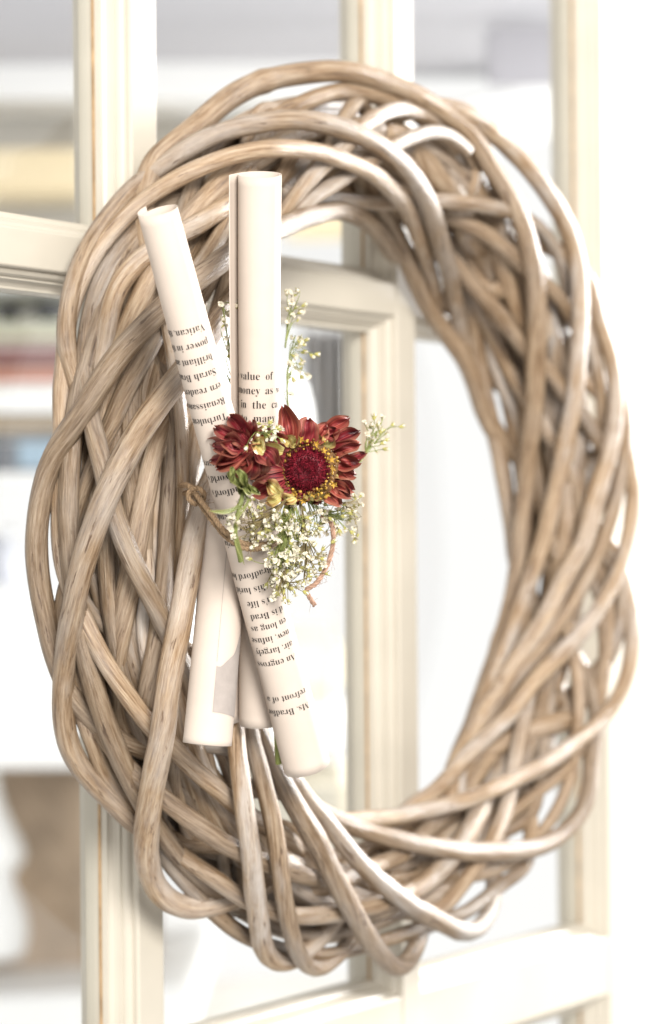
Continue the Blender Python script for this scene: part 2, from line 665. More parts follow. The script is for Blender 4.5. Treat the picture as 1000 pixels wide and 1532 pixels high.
# sticks read off the photograph: width, layer (3 = outermost), course
STICKS = [
    # the long outer hoops
    (34, 2.6, [(228, 243, 1.6), (262, 212), (295, 186), (335, 152), (375, 130), (430, 115), (508, 107), (570, 121), (630, 146), (675, 174), (710, 208), (738, 254), (768, 300), (788, 359), (798, 404), (803, 470), (803, 548), (800, 624), (791, 690), (782, 760), (768, 890), (752, 956), (733, 1012), (706, 1088), (682, 1140)]),
    (33, 3, [(700, 530, 1.6), (687, 485), (680, 440), (669, 395), (656, 350), (641, 308), (622, 272), (600, 243), (570, 218), (525, 195), (480, 182), (440, 177), (400, 181), (340, 195), (280, 224), (235, 254), (199, 283), (165, 322), (136, 361), (118, 402), (104, 450, 2), (97, 500, 1.5)]),
    (31, 3, [(656, 450, 1.6), (644, 405), (632, 365), (614, 322), (587, 287), (555, 259), (510, 237), (465, 223), (430, 220), (400, 222), (340, 235), (280, 260), (250, 277), (202, 310), (166, 349), (136, 394), (113, 445), (101, 490), (95, 550), (91, 590, 2.6), (92, 640, 2.4), (91, 700, 2.3), (88, 775, 2.3), (90, 820, 2.4), (101, 868, 2.4), (117, 905, 2.4), (134, 938, 2.4), (155, 983, 2.3), (182, 1025, 2.3), (206, 1062, 2.2), (230, 1092, 2), (264, 1125, 2), (290, 1155, 2), (324, 1181, 2), (351, 1204, 1.9), (389, 1228, 1.8), (434, 1252, 1.6)]),
    (31, 3, [(640, 160, 1.0), (690, 168, 1.8), (725, 188, 2.5), (760, 217), (800, 262), (830, 305), (850, 345), (863, 390), (869, 440), (869, 480), (866, 540), (860, 600), (846, 660), (834, 720), (820, 780), (810, 824), (790, 878), (770, 935), (752, 978), (731, 1028), (706, 1088), (690, 1125)]),
    # left front weavers
    (36, 3, [(588, 380, 1.5), (570, 350, 2), (545, 328), (510, 317), (470, 321), (430, 334), (400, 348), (365, 368), (340, 384), (319, 404), (280, 432), (238, 467), (203, 502), (169, 540), (134, 594), (108, 636), (86, 672), (71, 706), (62, 745), (57, 790), (56, 820), (59, 860), (65, 905), (74, 944, 2.8), (84, 985, 2.3), (98, 1025, 1.9)]),
    (38, 3.3, [(362, 425, 2.4), (345, 450, 2.8), (325, 478), (300, 520), (275, 556), (242, 601), (206, 655), (179, 706), (155, 754), (135, 805), (116, 862), (107, 915), (100, 962), (96, 1010), (96, 1060), (102, 1108), (120, 1146), (147, 1177), (174, 1203, 2.7), (196, 1228, 2.1)]),
    (33, 2.2, [(228, 322, 1.8), (205, 344), (184, 370), (160, 400), (140, 442), (131, 490), (127, 540), (130, 590), (137, 622), (146, 655), (156, 700), (168, 755, 2.3), (187, 812, 2.6), (206, 860, 2.6), (227, 899, 2.5), (245, 935, 2.3), (262, 972, 2), (280, 1010, 1.7)]),
    (30, 2.1, [(345, 304, 1.7), (325, 315), (298, 334), (265, 352), (235, 368), (215, 382), (196, 403), (178, 430), (166, 466), (159, 505), (150, 555, 1.7), (140, 610, 1.3)]),
    (38, 3.2, [(330, 690, 2.3), (312, 730, 2.9), (298, 775), (290, 825), (278, 888), (266, 948), (254, 1008), (243, 1085), (234, 1140), (226, 1190), (221, 1245), (223, 1290), (232, 1322), (254, 1348), (280, 1358, 2.7), (306, 1356, 2.2)]),
    # left inner bands
    (36, 1.7, [(235, 490), (215, 535), (188, 585), (165, 640), (141, 690), (122, 740), (110, 790), (104, 850, 1.4)], (6, 6), .7),
    (37, 1.5, [(268, 580), (245, 632), (232, 670), (220, 730), (212, 775), (202, 838), (189, 898), (180, 955), (173, 1020), (180, 1080, 1.2)], (6, 6), .7),
    (34, 1.7, [(262, 620), (258, 690), (252, 760), (248, 830), (242, 905), (232, 980), (222, 1040)], (6, 6), .7),
    (21, 2.2, [(248, 440), (252, 500), (262, 565), (270, 620), (273, 680), (275, 745), (272, 810), (268, 880, 1.8)]),
    (26, 1.3, [(118, 790), (138, 850), (150, 885), (164, 945), (185, 1010), (205, 1060)]),
    (26, 1.1, [(200, 620), (196, 690), (190, 760), (182, 830), (170, 900)], (6, 6), .8),
    (24, 1.4, [(225, 860), (215, 920), (218, 980), (235, 1040), (250, 1090)], (6, 6), .8),
    (28, 1.4, [(300, 560), (292, 640), (284, 720), (286, 800), (280, 860)], (6, 6), .8),
    (24, 1.2, [(190, 440), (182, 500), (170, 560), (158, 620)], (6, 6), .8),
    (27, 1.3, [(228, 410), (212, 470), (205, 530), (200, 590)], (6, 6), .8),
    # bottom left weavers
    (32, 2.4, [(92, 920, 2.0), (100, 950, 2.3), (110, 985, 2.4), (122, 1020), (137, 1055), (159, 1104), (183, 1137), (207, 1164), (255, 1206), (285, 1230), (324, 1257), (351, 1272), (397, 1291, 2.2), (448, 1307, 2), (476, 1313, 1.7)]),
    (32, 2.2, [(96, 960, 1.8), (108, 1015, 2.1), (123, 1065), (141, 1110), (159, 1155), (184, 1191), (205, 1222), (255, 1266, 2.3), (294, 1299, 2.4), (330, 1322, 2.4), (358, 1343, 2.4), (406, 1362), (448, 1369), (505, 1366), (555, 1357), (594, 1345, 2), (630, 1326, 1.6)]),
    (28, 1.9, [(252, 1290, 1.4), (275, 1316), (296, 1338), (316, 1360), (346, 1387), (376, 1403), (415, 1418), (475, 1429), (520, 1423), (570, 1411), (615, 1395), (645, 1385), (690, 1367), (720, 1347), (750, 1322), (785, 1298, 1.4)]),
    # hanging front sticks at the foot
    (30, 3.2, [(349, 1040, 2.6), (353, 1110), (362, 1170), (369, 1230), (377, 1290), (383, 1350), (391, 1405), (404, 1434), (424, 1443, 2.8), (444, 1434, 2.2)]),
    (31, 3.2, [(366, 1050, 2.6), (374, 1098), (389, 1149), (404, 1209), (413, 1260), (422, 1320), (431, 1374), (444, 1420), (460, 1447), (479, 1452, 2.9), (500, 1438, 2.3)]),
    (33, 3.3, [(378, 1075, 2.6), (401, 1128), (422, 1170), (449, 1218), (468, 1245), (489, 1289), (516, 1340), (543, 1391), (570, 1430), (592, 1449), (608, 1444, 2.8), (618, 1428, 2.2)]),
    (30, 3.1, [(424, 1150, 2.5), (456, 1193), (489, 1229), (531, 1280), (570, 1319), (615, 1355), (660, 1382), (696, 1395), (716, 1390, 2.5), (730, 1372, 2)]),
    (30, 2.8, [(430, 1185, 2), (474, 1213), (500, 1225), (540, 1241), (600, 1256), (645, 1265), (690, 1274), (750, 1276), (804, 1269), (842, 1248), (870, 1216), (882, 1178), (884, 1130, 2.4), (893, 1080, 1.9)]),
    # right hand weavers
    (28, 3, [(500, 1232, 1.8), (549, 1228, 2.4), (585, 1226), (630, 1214), (690, 1198), (735, 1180), (765, 1168), (810, 1147), (855, 1118), (894, 1084), (921, 1050), (938, 1008), (946, 956), (946, 910), (938, 875, 2.6), (925, 835, 2)]),
    (27, 2.9, [(930, 640, 1.8), (938, 680, 2.2), (947, 725), (947, 760), (942, 800), (929, 845), (911, 887), (884, 929), (848, 971), (815, 1004), (785, 1036), (765, 1068), (729, 1102), (699, 1131), (675, 1160), (645, 1190), (612, 1208, 2.2)]),
    (27, 2.9, [(884, 420, 1.6), (898, 480), (913, 530), (921, 585), (915, 654), (900, 714), (888, 756), (875, 815), (848, 860), (827, 905), (800, 950), (773, 989), (749, 1028), (726, 1060), (702, 1108), (684, 1140)]),
    (26, 2.5, [(915, 530, 1.8), (930, 585), (937, 645), (932, 705), (917, 768), (899, 818), (875, 869), (848, 914), (815, 962), (785, 999), (760, 1030), (738, 1066), (708, 1112), (690, 1140)]),
    (24, 2, [(862, 400, 1.6), (872, 460), (886, 522), (897, 570), (904, 615), (902, 660, 1.7)]),
    (26, 2.6, [(700, 440, 2), (709, 485), (714, 530), (722, 580), (735, 630), (748, 680), (761, 745), (770, 800, 2), (774, 850, 1.6)]),
    (40, 2.3, [(556, 300, 1.6), (575, 325), (597, 362), (618, 410), (640, 456), (666, 496), (693, 533), (712, 575), (726, 622, 1.8)], (6, 6), .7),
    # diagonals inside the right half
    (26, 2.3, [(462, 302, 1.7), (500, 298), (540, 300), (585, 303), (650, 300), (695, 305), (740, 311), (775, 322), (812, 342), (832, 372, 1.9), (846, 410, 1.5)]),
    (26, 2, [(640, 318, 1.6), (662, 323), (695, 332), (728, 350), (764, 378), (786, 400), (824, 431), (846, 460), (860, 490), (876, 530, 1.6)]),
    (28, 2.2, [(655, 360, 1.7), (682, 396), (710, 430), (746, 467), (768, 500), (789, 524), (828, 561), (845, 588), (865, 612), (882, 634), (899, 668), (915, 712, 1.6)]),
    (25, 1.8, [(702, 440, 1.5), (722, 475), (743, 512), (768, 561), (786, 591), (805, 622), (822, 648), (845, 690), (870, 744), (890, 782, 1.4)]),
    (23, 1.7, [(736, 530, 1.4), (752, 572), (768, 610), (780, 648), (788, 690), (796, 740, 1.3)]),
    (24, 1.6, [(780, 600, 1.3), (800, 690), (820, 790), (838, 840), (852, 862, 1.3)]),
    (24, 1.7, [(872, 600, 1.3), (862, 680), (868, 760), (880, 830), (898, 890), (904, 950), (900, 1010)], (6, 6), .8),
    (22, 2.1, [(846, 930, 1.6), (857, 974), (863, 1010), (866, 1045), (865, 1085), (858, 1144), (846, 1186), (828, 1222), (802, 1256), (770, 1285, 1.6)]),
    (25, 2.1, [(800, 1000, 1.6), (789, 1045), (780, 1090), (772, 1135), (762, 1192), (752, 1226), (734, 1264), (705, 1304), (678, 1340), (655, 1366, 1.6)]),
    (30, 2, [(750, 1150, 1.5), (733, 1185), (717, 1212), (700, 1246), (672, 1286), (638, 1318), (612, 1338), (575, 1362, 1.6)]),
    (20, 1.7, [(860, 1130, 1.3), (840, 1159), (795, 1195), (765, 1219), (735, 1250, 1.3)]),
    (27, 1.8, [(700, 1205, 1.4), (655, 1232), (630, 1252), (600, 1278), (564, 1293), (525, 1312), (480, 1330, 1.4)]),
    (30, 1.8, [(690, 1150, 1.3), (740, 1120), (780, 1100), (820, 1085), (850, 1078, 1.4)]),
    (24, 1.6, [(905, 880, 1.3), (912, 930), (906, 985), (900, 1050), (885, 1100)], (6, 6), .8),
    (24, 1.6, [(925, 870, 1.5), (932, 900), (922, 960, 1.3)]),
    # the crown: short diagonals and cut ends behind the long hoops
    (26, 2.2, [(400, 182, 1.6), (430, 166), (458, 153), (487, 142), (520, 135), (560, 142), (600, 157), (640, 182, 1.6)]),
    (25, 2.3, [(418, 330, 1.7), (450, 281), (485, 245), (522, 212), (549, 182), (579, 168), (606, 165), (636, 174), (664, 192, 1.7)]),
    (27, 2.3, [(424, 336, 1.7), (456, 303), (489, 284), (531, 258), (570, 230), (591, 216), (618, 203), (648, 195), (672, 201), (690, 215), (699, 226)], (6, 0)),
    (24, 2, [(372, 190, 1.7), (380, 168, 2), (392, 158), (408, 160), (425, 172, 1.6)]),
    (38, 1.5, [(600, 190), (627, 228), (650, 258), (672, 286), (690, 320), (700, 360)], (6, 6), .65),
    (34, 1.4, [(700, 380), (720, 430), (745, 440), (760, 420)], (4, 4), .65),
    (26, 1.7, [(300, 400, 1.4), (335, 345), (355, 300), (370, 258), (388, 214), (410, 182), (440, 164, 1.4)], (6, 6), .8),
    (30, 1.5, [(352, 300), (350, 360), (336, 420), (320, 480), (306, 540), (296, 600)], (6, 6), .75),
    (26, 1.6, [(268, 330), (285, 290), (302, 252), (320, 222), (345, 200)], (6, 6), .8),
    (24, 1.5, [(312, 432), (325, 395), (345, 360), (372, 330), (400, 300), (420, 260), (445, 225), (470, 190)], (6, 6), .8),
    (25, 1.9, [(420, 318, 1.5), (440, 292), (470, 255), (490, 225), (505, 200), (520, 170), (535, 150, 1.5)], (6, 6), .8),
    (27, 1.4, [(640, 150), (672, 186), (700, 230), (722, 275), (735, 320), (742, 372)], (6, 6), .75),
    (20, 1.9, [(690, 330, 1.3), (705, 290), (712, 262), (716, 240, 1.6)], (4, 0)),
    (22, 1.6, [(720, 250), (732, 272), (745, 300), (752, 330)], (4, 4)),
    (24, 1.4, [(745, 380), (765, 440), (785, 500), (812, 545)], (6, 6), .7),
    (26, 1.4, [(820, 440), (830, 500), (832, 560), (835, 620)], (6, 6), .7),
    (26, 1.2, [(300, 1090), (315, 1150), (325, 1210), (332, 1270), (345, 1330)], (6, 6), .7),
    (24, 1.3, [(258, 1110), (262, 1160), (272, 1215), (285, 1265)], (6, 6), .7),
    (25, 1.2, [(330, 1120), (350, 1180), (380, 1230), (420, 1280), (470, 1340)], (6, 6), .75),
    (24, 1.3, [(440, 1240), (480, 1300), (520, 1330), (560, 1345)], (6, 6), .75),
    (26, 1.6, [(400, 1385), (450, 1398), (505, 1396), (560, 1380), (610, 1362)], (6, 6), .8),
    (26, 1.3, [(560, 1260), (620, 1290), (680, 1310), (740, 1300), (790, 1270)], (6, 6), .8),
    (24, 1.3, [(820, 1040), (815, 1100), (810, 1160), (795, 1220)], (6, 6), .8),
]
for e in STICKS:
    traced(*e)

# the hidden core and back of the wreath: hoops that wind round the ring
for k in range(24):
    th0 = k * 2.399963
    back = k < 9
    m_ = 0 if back else (1, -1, 1, -1, 2, -2)[k % 6]
    al0 = -2.35 + 1.75 * k / 8 if back else k * 1.7
    rho0 = RNG.uniform(.021, .0275) if back else RNG.uniform(.004, .0125)
    n = 48
    P = []
    for i in range(n + 1):
        u = i / n
        P.append(torus_point(th0 + 2 * pi * u, al0 + m_ * 2 * pi * u + (.22 * math.sin(4 * pi * u + k) + .12 * math.sin(6 * pi * u + 2 * k)), rho0 + .0025 * math.sin(4 * pi * u + k)))
    add_stick(catmull(P, .006), RNG.uniform(.0085, .0108), RNG.uniform(.75, .95), sides=10)

# ------------------------------------------------------------------ rolled book pages
YF = WC[1] - r_                                    # front plane of the wreath


class Roll:
    def __init__(s, top, bot, ytop, ybot, r_top, r_bot):
        s.a = at_y(top[0], top[1], ytop)
        s.b = at_y(bot[0], bot[1], ybot)
        s.ax = s.b - s.a
        s.len = float(np.linalg.norm(s.ax))
        s.ax = s.ax / s.len
        v = CAM - (s.a + s.b) / 2
        v = v - s.ax * (v @ s.ax)
        s.n = v / np.linalg.norm(v)                # towards the viewer
        s.s = np.cross(s.n, -s.ax)
        if s.s @ RT < 0:
            s.s = -s.s
        s.r0 = r_top * depth_of(s.a) / F
        s.r1 = r_bot * depth_of(s.b) / F

    def rad(s, t):
        return s.r0 + (s.r1 - s.r0) * t / s.len

    def crush(s, ang, t):
        return 1 + .022 * math.cos(2 * ang + .6 + 4 * t) + .012 * math.sin(3 * ang + 25 * t) + .008 * math.sin(60 * t + ang)

    def point(s, ang, t, off=0.0):
        r = s.rad(t) * s.crush(ang, t) + off
        return s.a + s.ax * t + r * (math.cos(ang) * s.n + math.sin(ang) * s.s)

    def t_of_y(s, py):
        ya = HORIZON - F * ((s.a - CAM) @ UP) / depth_of(s.a)
        yb = HORIZON - F * ((s.b - CAM) @ UP) / depth_of(s.b)
        return s.len * (py - ya) / (yb - ya)


def serif(txt):
    o = ""
    for c in txt:
        if 'A' <= c <= 'Z': o += chr(0x1D400 + ord(c) - 65)
        elif 'a' <= c <= 'z': o += chr(0x1D41A + ord(c) - 97)
        else: o += c
    return o


def text_mesh(txt, word=1.0):
    cu = bpy.data.curves.new("print", 'FONT')
    cu.body = serif(txt)
    cu.offset = -0.0108
    cu.resolution_u = 4
    cu.space_word = word
    ob = bpy.data.objects.new("print", cu)
    COL.objects.link(ob)
    dg = bpy.context.evaluated_depsgraph_get()
    me = bpy.data.meshes.new_from_object(ob.evaluated_get(dg))
    v = np.array([x.co[:2] for x in me.vertices]) if len(me.vertices) else np.zeros((0, 2))
    f = [tuple(p.vertices) for p in me.polygons]
    bpy.data.objects.remove(ob)
    bpy.data.curves.remove(cu)
    bpy.data.meshes.remove(me)
    return v, f


def print_lines(roll, lines, em, flip, parent, amax=1.75):
    V, Fc = [], []
    for txt, py, ang0, word in lines:
        v, f = text_mesh(txt, word)
        t0 = roll.t_of_y(py)
        b0 = len(V)
        keep = []
        for x, y in v * em * np.array([.90, 1.0]):
            r = roll.rad(t0)
            if flip:
                a, t = ang0 - x / r, t0 + (y - .3 * em)
            else:
                a, t = ang0 + x / r, t0 - (y - .3 * em)
            keep.append(abs(a) < amax)
            V.append(roll.point(a, t, .00016))
        for q in f:
            if all(keep[i] for i in q):
                Fc.append(tuple(b0 + i for i in q))
    me = mesh_from("printed_text", V, Fc)
    return link("printed_text", me, INK, parent, smooth=False)


def paper_roll(name, roll, label, section, nt=60, slope=0.0, wob=.00025, cut=0.0, side=-1, cutb=0.0):
    """section: list of (angle, radius factor) from the outer edge of the sheet to the inner one"""
    o = empty(name, tuple(roll.b))
    tag(o, label, "paper roll")
    V, Fc = [], []
    n = len(section)
    for i in range(nt + 1):
        t = roll.len * i / nt
        for k, (a, rf) in enumerate(section):
            dt = slope * (a / 6.0) * (1 if i == 0 else 0) + cut * math.cos(a) * max(0, 1 - i / nt * 6) + cutb * math.cos(a) * max(0, 1 - (nt - i) / nt * 6)
            r = roll.rad(t)
            w = wob * math.sin(3 * a + 9 * i / nt + rf * 20)
            p = roll.a + roll.ax * (t + dt) + (r * rf * roll.crush(a, t) + 0 * w) * (math.cos(a) * roll.n + math.sin(a) * roll.s)
            V.append(p)
    for i in range(nt):
        for k in range(n - 1):
            Fc.append((i * n + k, i * n + k + 1, (i + 1) * n + k + 1, (i + 1) * n + k))
    me = mesh_from("sheet", V, Fc)
    sh = link("sheet", me, PAPER, o)
    md = sh.modifiers.new("thickness", 'SOLIDIFY')
    md.thickness = .00022
    md.offset = side
    return o


def spiral(a0, a1, f0, f1, n):
    return [(a0 + (a1 - a0) * i / n, f0 + (f1 - f0) * (i / n)) for i in range(n + 1)]


YA, YB0, YB1, YC0, YC1 = YF - .026, YF - .032, YF - .003, YF + .003, YF - .009
rollA = Roll((236, 314), (460, 1146), YA, YA + .004, 31, 35.5)
rollB = Roll((389, 261), (387, 1083), YB0, YB1, 33.5, 29)
rollC = Roll((352, 640), (310, 1113), YC0, YC1, 33, 37)

# outer edge of the sheet lies round the back, the sheet winds inwards
oA = paper_roll("paper_roll", rollA, "slanting rolled book page with upside-down print, in front of the other rolls",
                spiral(-2.6, 2.2, 1.0, 1.0, 40) + spiral(2.3, 2.2 + 6.0, 0.99, 0.80, 44), slope=.002, side=1, cut=.0006)
flapB = [(-1.30, 1.44), (-1.42, 1.36), (-1.56, 1.28), (-1.72, 1.19), (-1.92, 1.11), (-2.2, 1.05), (-2.6, 1.02)]
oB = paper_roll("paper_roll", rollB, "tall upright rolled book page with open top and a loose left edge",
                flapB + spiral(-3.0, -3.0 - 5.9, 1.0, 0.985, 48) + spiral(-9.0, -12.4, .96, .90, 24), cut=.0011)
oC = paper_roll("paper_roll", rollC, "short lower rolled page with a grey printed picture, hanging left of the others",
                spiral(2.9, -2.9, 1.0, 1.0, 44) + spiral(-3.0, -8.0, .98, .8, 30), cutb=.0022)

EMA = 15.3 * .93 / F
A0 = .76
linesA = [("Vatican, the", 477, A0, 1), ("power in the", 498, A0, 1), ("brilliant and", 519, A0, 1), ("Sarah Bradford", 540, A0, 1),
          ("ern readers", 561, A0 + .05, 1), ("Renaissance", 582, A0 + .05, 1), ("\u201cTurbulent", 603, A0 + .05, 1),
          ("of the wars", 664, A0, 1), ("the world's so", 686, A0, 1), ("Bradford's", 707, A0, 1), ("hardly ends", 743, A0, 1),
          ("between the", 763, A0, 1), ("and Borgia", 783, A0, 1), ("Bradford low", 832, A0 + .05, 1), ("to this lurid", 853, A0 + .1, 1),
          ("ezia's life", 874, A0 + .1, 1), ("d is Brad", 894, A0 + .1, 1), ("en long as", 912, A0 + .1, 1), ("new, infuse", 930, A0 + .1, 1),
          ("air, largely", 948, A0 + .1, 1), ("An engross", 967, A0 + .05, 1), ("refront of a", 1022, A0 + .1, 1), ("Ms. Bradfor", 1043, A0 + .05, 1)]
print_lines(rollA, linesA, EMA, True, oA)
linesB = [("the value of", 551, -1.95, 1.8), ("money as w", 572, -1.30, 1.6), ("s in the ca", 593, -1.52, 2.1), ("ne to many", 613, -1.75, 2.1)]
print_lines(rollB, linesB, EMA * 1.12, False, oB, 1.62)
# grey halftone picture on the lower roll, with a torn outline at its upper left
V, Fc = [], []
cols_ = 16
for i in range(cols_ + 1):
    u = i / cols_
    ang = .10 + u * 1.42
    tb = rollC.t_of_y(1073)
    tt = rollC.t_of_y(1006 - 22 * u - 60 * max(0, u - .35) ** 1.1 + 3 * math.sin(13 * u))
    for j in range(9):
        V.append(rollC.point(ang, tt + (tb - tt) * j / 8, .00014))
for i in range(cols_):
    for j in range(8):
        a = i * 9 + j
        Fc.append((a, a + 1, a + 10, a + 9))
link("printed_picture", mesh_from("printed_picture", V, Fc), INK_GREY, oC)
# the fine printed rule beside it
V, Fc = [], []
for i in range(21):
    t = rollC.t_of_y(760 + (1000 - 760) * i / 20)
    V += [rollC.point(.095, t, .00014), rollC.point(.115, t, .00014)]
    if i:
        Fc.append((2 * i - 2, 2 * i - 1, 2 * i + 1, 2 * i))
link("printed_rule", mesh_from("printed_rule", V, Fc), INK_GREY, oC)


# ------------------------------------------------------------------ flowers
def local_frame(p):
    n = CAM - np.asarray(p)
    n = n / np.linalg.norm(n)
    u = UP - n * (UP @ n)
    u /= np.linalg.norm(u)
    return np.cross(u, n), u, n


def px_point(px, py, Y, out=0.0):
    p = at_y(px, py, Y)
    d = CAM - p
    return p + d / np.linalg.norm(d) * out


def stem_mesh(paths, name="stem", sides=5):
    V, Fc = [], []
    for P, r in paths:
        Q = catmull(P, .003) if len(P) > 2 else np.asarray(P, float)
        rr = np.full(len(Q), r) if np.isscalar(r) else np.interp(np.linspace(0, 1, len(Q)), np.linspace(0, 1, len(r)), r)
        T = np.gradient(Q, axis=0)
        T /= np.linalg.norm(T, axis=1)[:, None] + 1e-12
        ref = np.array([.3, -.5, .81])
        b0 = len(V)
        for i in range(len(Q)):
            a = np.cross(T[i], ref)
            a /= np.linalg.norm(a) + 1e-12
            b = np.cross(T[i], a)
            for k in range(sides):
                w = 2 * pi * k / sides
                V.append(Q[i] + rr[i] * (math.cos(w) * a + math.sin(w) * b))
        for i in range(len(Q) - 1):
            for k in range(sides):
                k2 = (k + 1) % sides
                Fc.append((b0 + i * sides + k, b0 + i * sides + k2, b0 + (i + 1) * sides + k2, b0 + (i + 1) * sides + k))
    return mesh_from(name, V, Fc)


def petal(parent, base, tip, width, Y, mat, lift0=0., bulge=.003, tipcurl=.003, cup=.0022, twist=0., name="petal", seed=0, pointed=.0, fold=0.):
    """petal between two pixels of the flower's own plane, curved out of that plane"""
    rg = np.random.default_rng(1000 + seed)
    b = px_point(base[0], base[1], Y)
    R3, U3, N3 = local_frame(b)
    k = depth_of(b) / F
    d2 = np.array([tip[0] - base[0], -(tip[1] - base[1])]) * k
    Lh = np.linalg.norm(d2)
    e = d2 / Lh
    ax = R3 * e[0] + U3 * e[1]
    sd = -R3 * e[1] + U3 * e[0]
    nu, nw = 14, 9
    V, UVs, Fc = [], [], []
    ph = rg.uniform(0, 6.28, 4)
    for i in range(nu):
        u = i / (nu - 1)
        prof = (math.sin(pi * min(1, (.13 + .80 * u)))) ** .65
        if u > .86:
            prof *= (1 - ((u - .86) / .14) ** 2 * (.45 + pointed))
        w = width * k * .46 * prof * (1 + .10 * math.sin(9 * u + ph[1]))
        h = lift0 + bulge * math.sin(pi * u) + tipcurl * u ** 2.2
        bend = .0012 * math.sin(2.6 * u + ph[0])
        for j in range(nw):
            v = 2 * j / (nw - 1) - 1
            notch = -.0012 * (math.cos(4.5 * v + ph[3]) * .5 + .5) * u ** 6
            z = h + cup * (v * v - .35) * (0.4 + u) + twist * v * u * w + fold * abs(v) * w \
                + .0015 * math.sin(6 * v + 5 * u + ph[1]) * u + .0010 * math.sin(11 * u + 3 * v + ph[2]) + .0028 * math.sin(2.2 * v + 3 * u + ph[3]) * u * u
            p = b + ax * (Lh * u + notch) + sd * (w * v + bend) + N3 * z
            V.append(p)
            UVs.append(((v + 1) / 2, u))
    for i in range(nu - 1):
        for j in range(nw - 1):
            a = i * nw + j
            Fc.append((a, a + 1, a + nw + 1, a + nw))
    me = mesh_from(name, V, Fc)
    uvl = me.uv_layers.new(name="UVMap")
    for lp in me.loops:
        uvl.data[lp.index].uv = UVs[lp.vertex_index]
    return link(name, me, mat, parent)


def blob_mesh(name, centres, radii, mats, stretch=1.0, jitter=.25, axis=None):
    bm0 = bmesh.new()
    bmesh.ops.create_icosphere(bm0, subdivisions=1, radius=1)
    base = np.array([v.co[:] for v in bm0.verts])
    fc = [tuple(v.index for v in f.verts) for f in bm0.faces]
    bm0.free()
    V, Fc, mi = [], [], []
    for c, r, mm in zip(centres, radii, mats):
        q = base * (1 + RNG.uniform(-jitter, jitter, (len(base), 1)))
        if axis is not None:
            q = q + np.outer(q @ axis, axis) * (stretch - 1)
        b0 = len(V)
        V += list(np.asarray(c) + q * r)
        Fc += [tuple(b0 + i for i in f) for f in fc]
        mi += [mm] * len(fc)
    me = mesh_from(name, V, Fc)
    me.polygons.foreach_set("material_index", mi)
    return me


YFL = YA - .017
zin = empty("zinnia_flower", tuple(px_point(416, 1140, YF - .012)))
tag(zin, "open dried zinnia with dark red petals and gold-ringed crimson centre", "flower")
C0 = (459, 703)
pet = [  # base, tip, width, colour, lift, bulge, tip curl, cup
    ((436, 668), (421, 606), 34, 1, .000, .004, .002, .004), ((452, 664), (463, 624), 40, 0, .001, .003, .003, .003),
    ((474, 662), (505, 636), 26, 0, .000, .004, .001, .003), ((484, 655), (523, 622), 28, 1, .000, .006, -.002, .005),
    ((484, 672), (541, 646), 27, 0, .001, .005, .001, .004), ((488, 684), (541, 664), 26, 1, .002, .004, .003, .004),
    ((490, 694), (540, 686), 30, 1, .002, .004, .002, .004), ((490, 706), (534, 712), 30, 1, .002, .004, .002, .004),
    ((488, 716), (532, 733), 26, 0, .001, .004, .002, .004), ((482, 724), (527, 745), 26, 1, .001, .005, .001, .005),
    ((474, 730), (512, 757), 28, 1, .000, .004, .001, .004), ((452, 735), (446, 758), 26, 0, .000, .002, .001, .003),
    ((432, 728), (405, 752), 30, 0, -.002, .003, .001, .003), ((426, 718), (372, 735), 36, 0, -.003, .005, .001, .004),
    ((424, 706), (368, 712), 40, 0, -.003, .005, .001, .004), ((424, 692), (366, 690), 38, 0, -.003, .005, .002, .004),
    ((428, 680), (372, 664), 36, 0, -.002, .005, .003, .004), ((434, 672), (392, 640), 30, 1, .001, .004, .003, .004),
    ((470, 734), (478, 756), 24, 0, .000, .002, .001, .003), ((446, 668), (440, 632), 30, 0, -.001, .003, .001, .003),
    ((462, 664), (490, 632), 28, 1, -.002, .003, .001, .003), ((492, 700), (548, 672), 18, 0, -.003, .003, .001, .003),
    ((420, 700), (380, 676), 34, 0, -.003, .003, .001, .003), ((440, 735), (425, 756), 28, 1, -.003, .003, .001, .003),
]
for i, (b, t, w, c, l0, bu, tc_, cp) in enumerate(pet):
    petal(zin, b, t, w, YFL, PETAL_RUST if c else PETAL, l0, bu, tc_, cp, twist=RNG.uniform(-.25, .25), seed=i)
yel = [((478, 662), (467, 636), 20), ((482, 668), (497, 648), 24), ((434, 668), (424, 652), 24), ((424, 676), (384, 662), 24),
       ((424, 736), (396, 724), 26), ((420, 742), (396, 748), 20), ((440, 742), (425, 756), 24), ((462, 738), (466, 752), 22),
       ((474, 736), (490, 748), 22), ((492, 712), (512, 716), 14), ((448, 664), (436, 650), 22)]
for i, (b, t, w) in enumerate(yel):
    petal(zin, b, t, w, YFL, PETAL_YELLOW, .004, .004, -.001, .004, seed=60 + i, name="inner_petal")
cz = px_point(C0[0], C0[1], YFL)
R3, U3, N3 = local_frame(cz)
kz = depth_of(cz) / F
bed = [cz + N3 * .0015] + [cz + 47 * kz * (math.cos(a) * R3 + math.sin(a) * U3) * (1 + .05 * math.sin(5 * a)) - N3 * .001 for a in np.linspace(0, 2 * pi, 37)[:-1]]
link("flower_base", mesh_from("flower_base", bed, [(0, 1 + i, 1 + (i + 1) % 36) for i in range(36)]), ANTHER_DARK, zin)
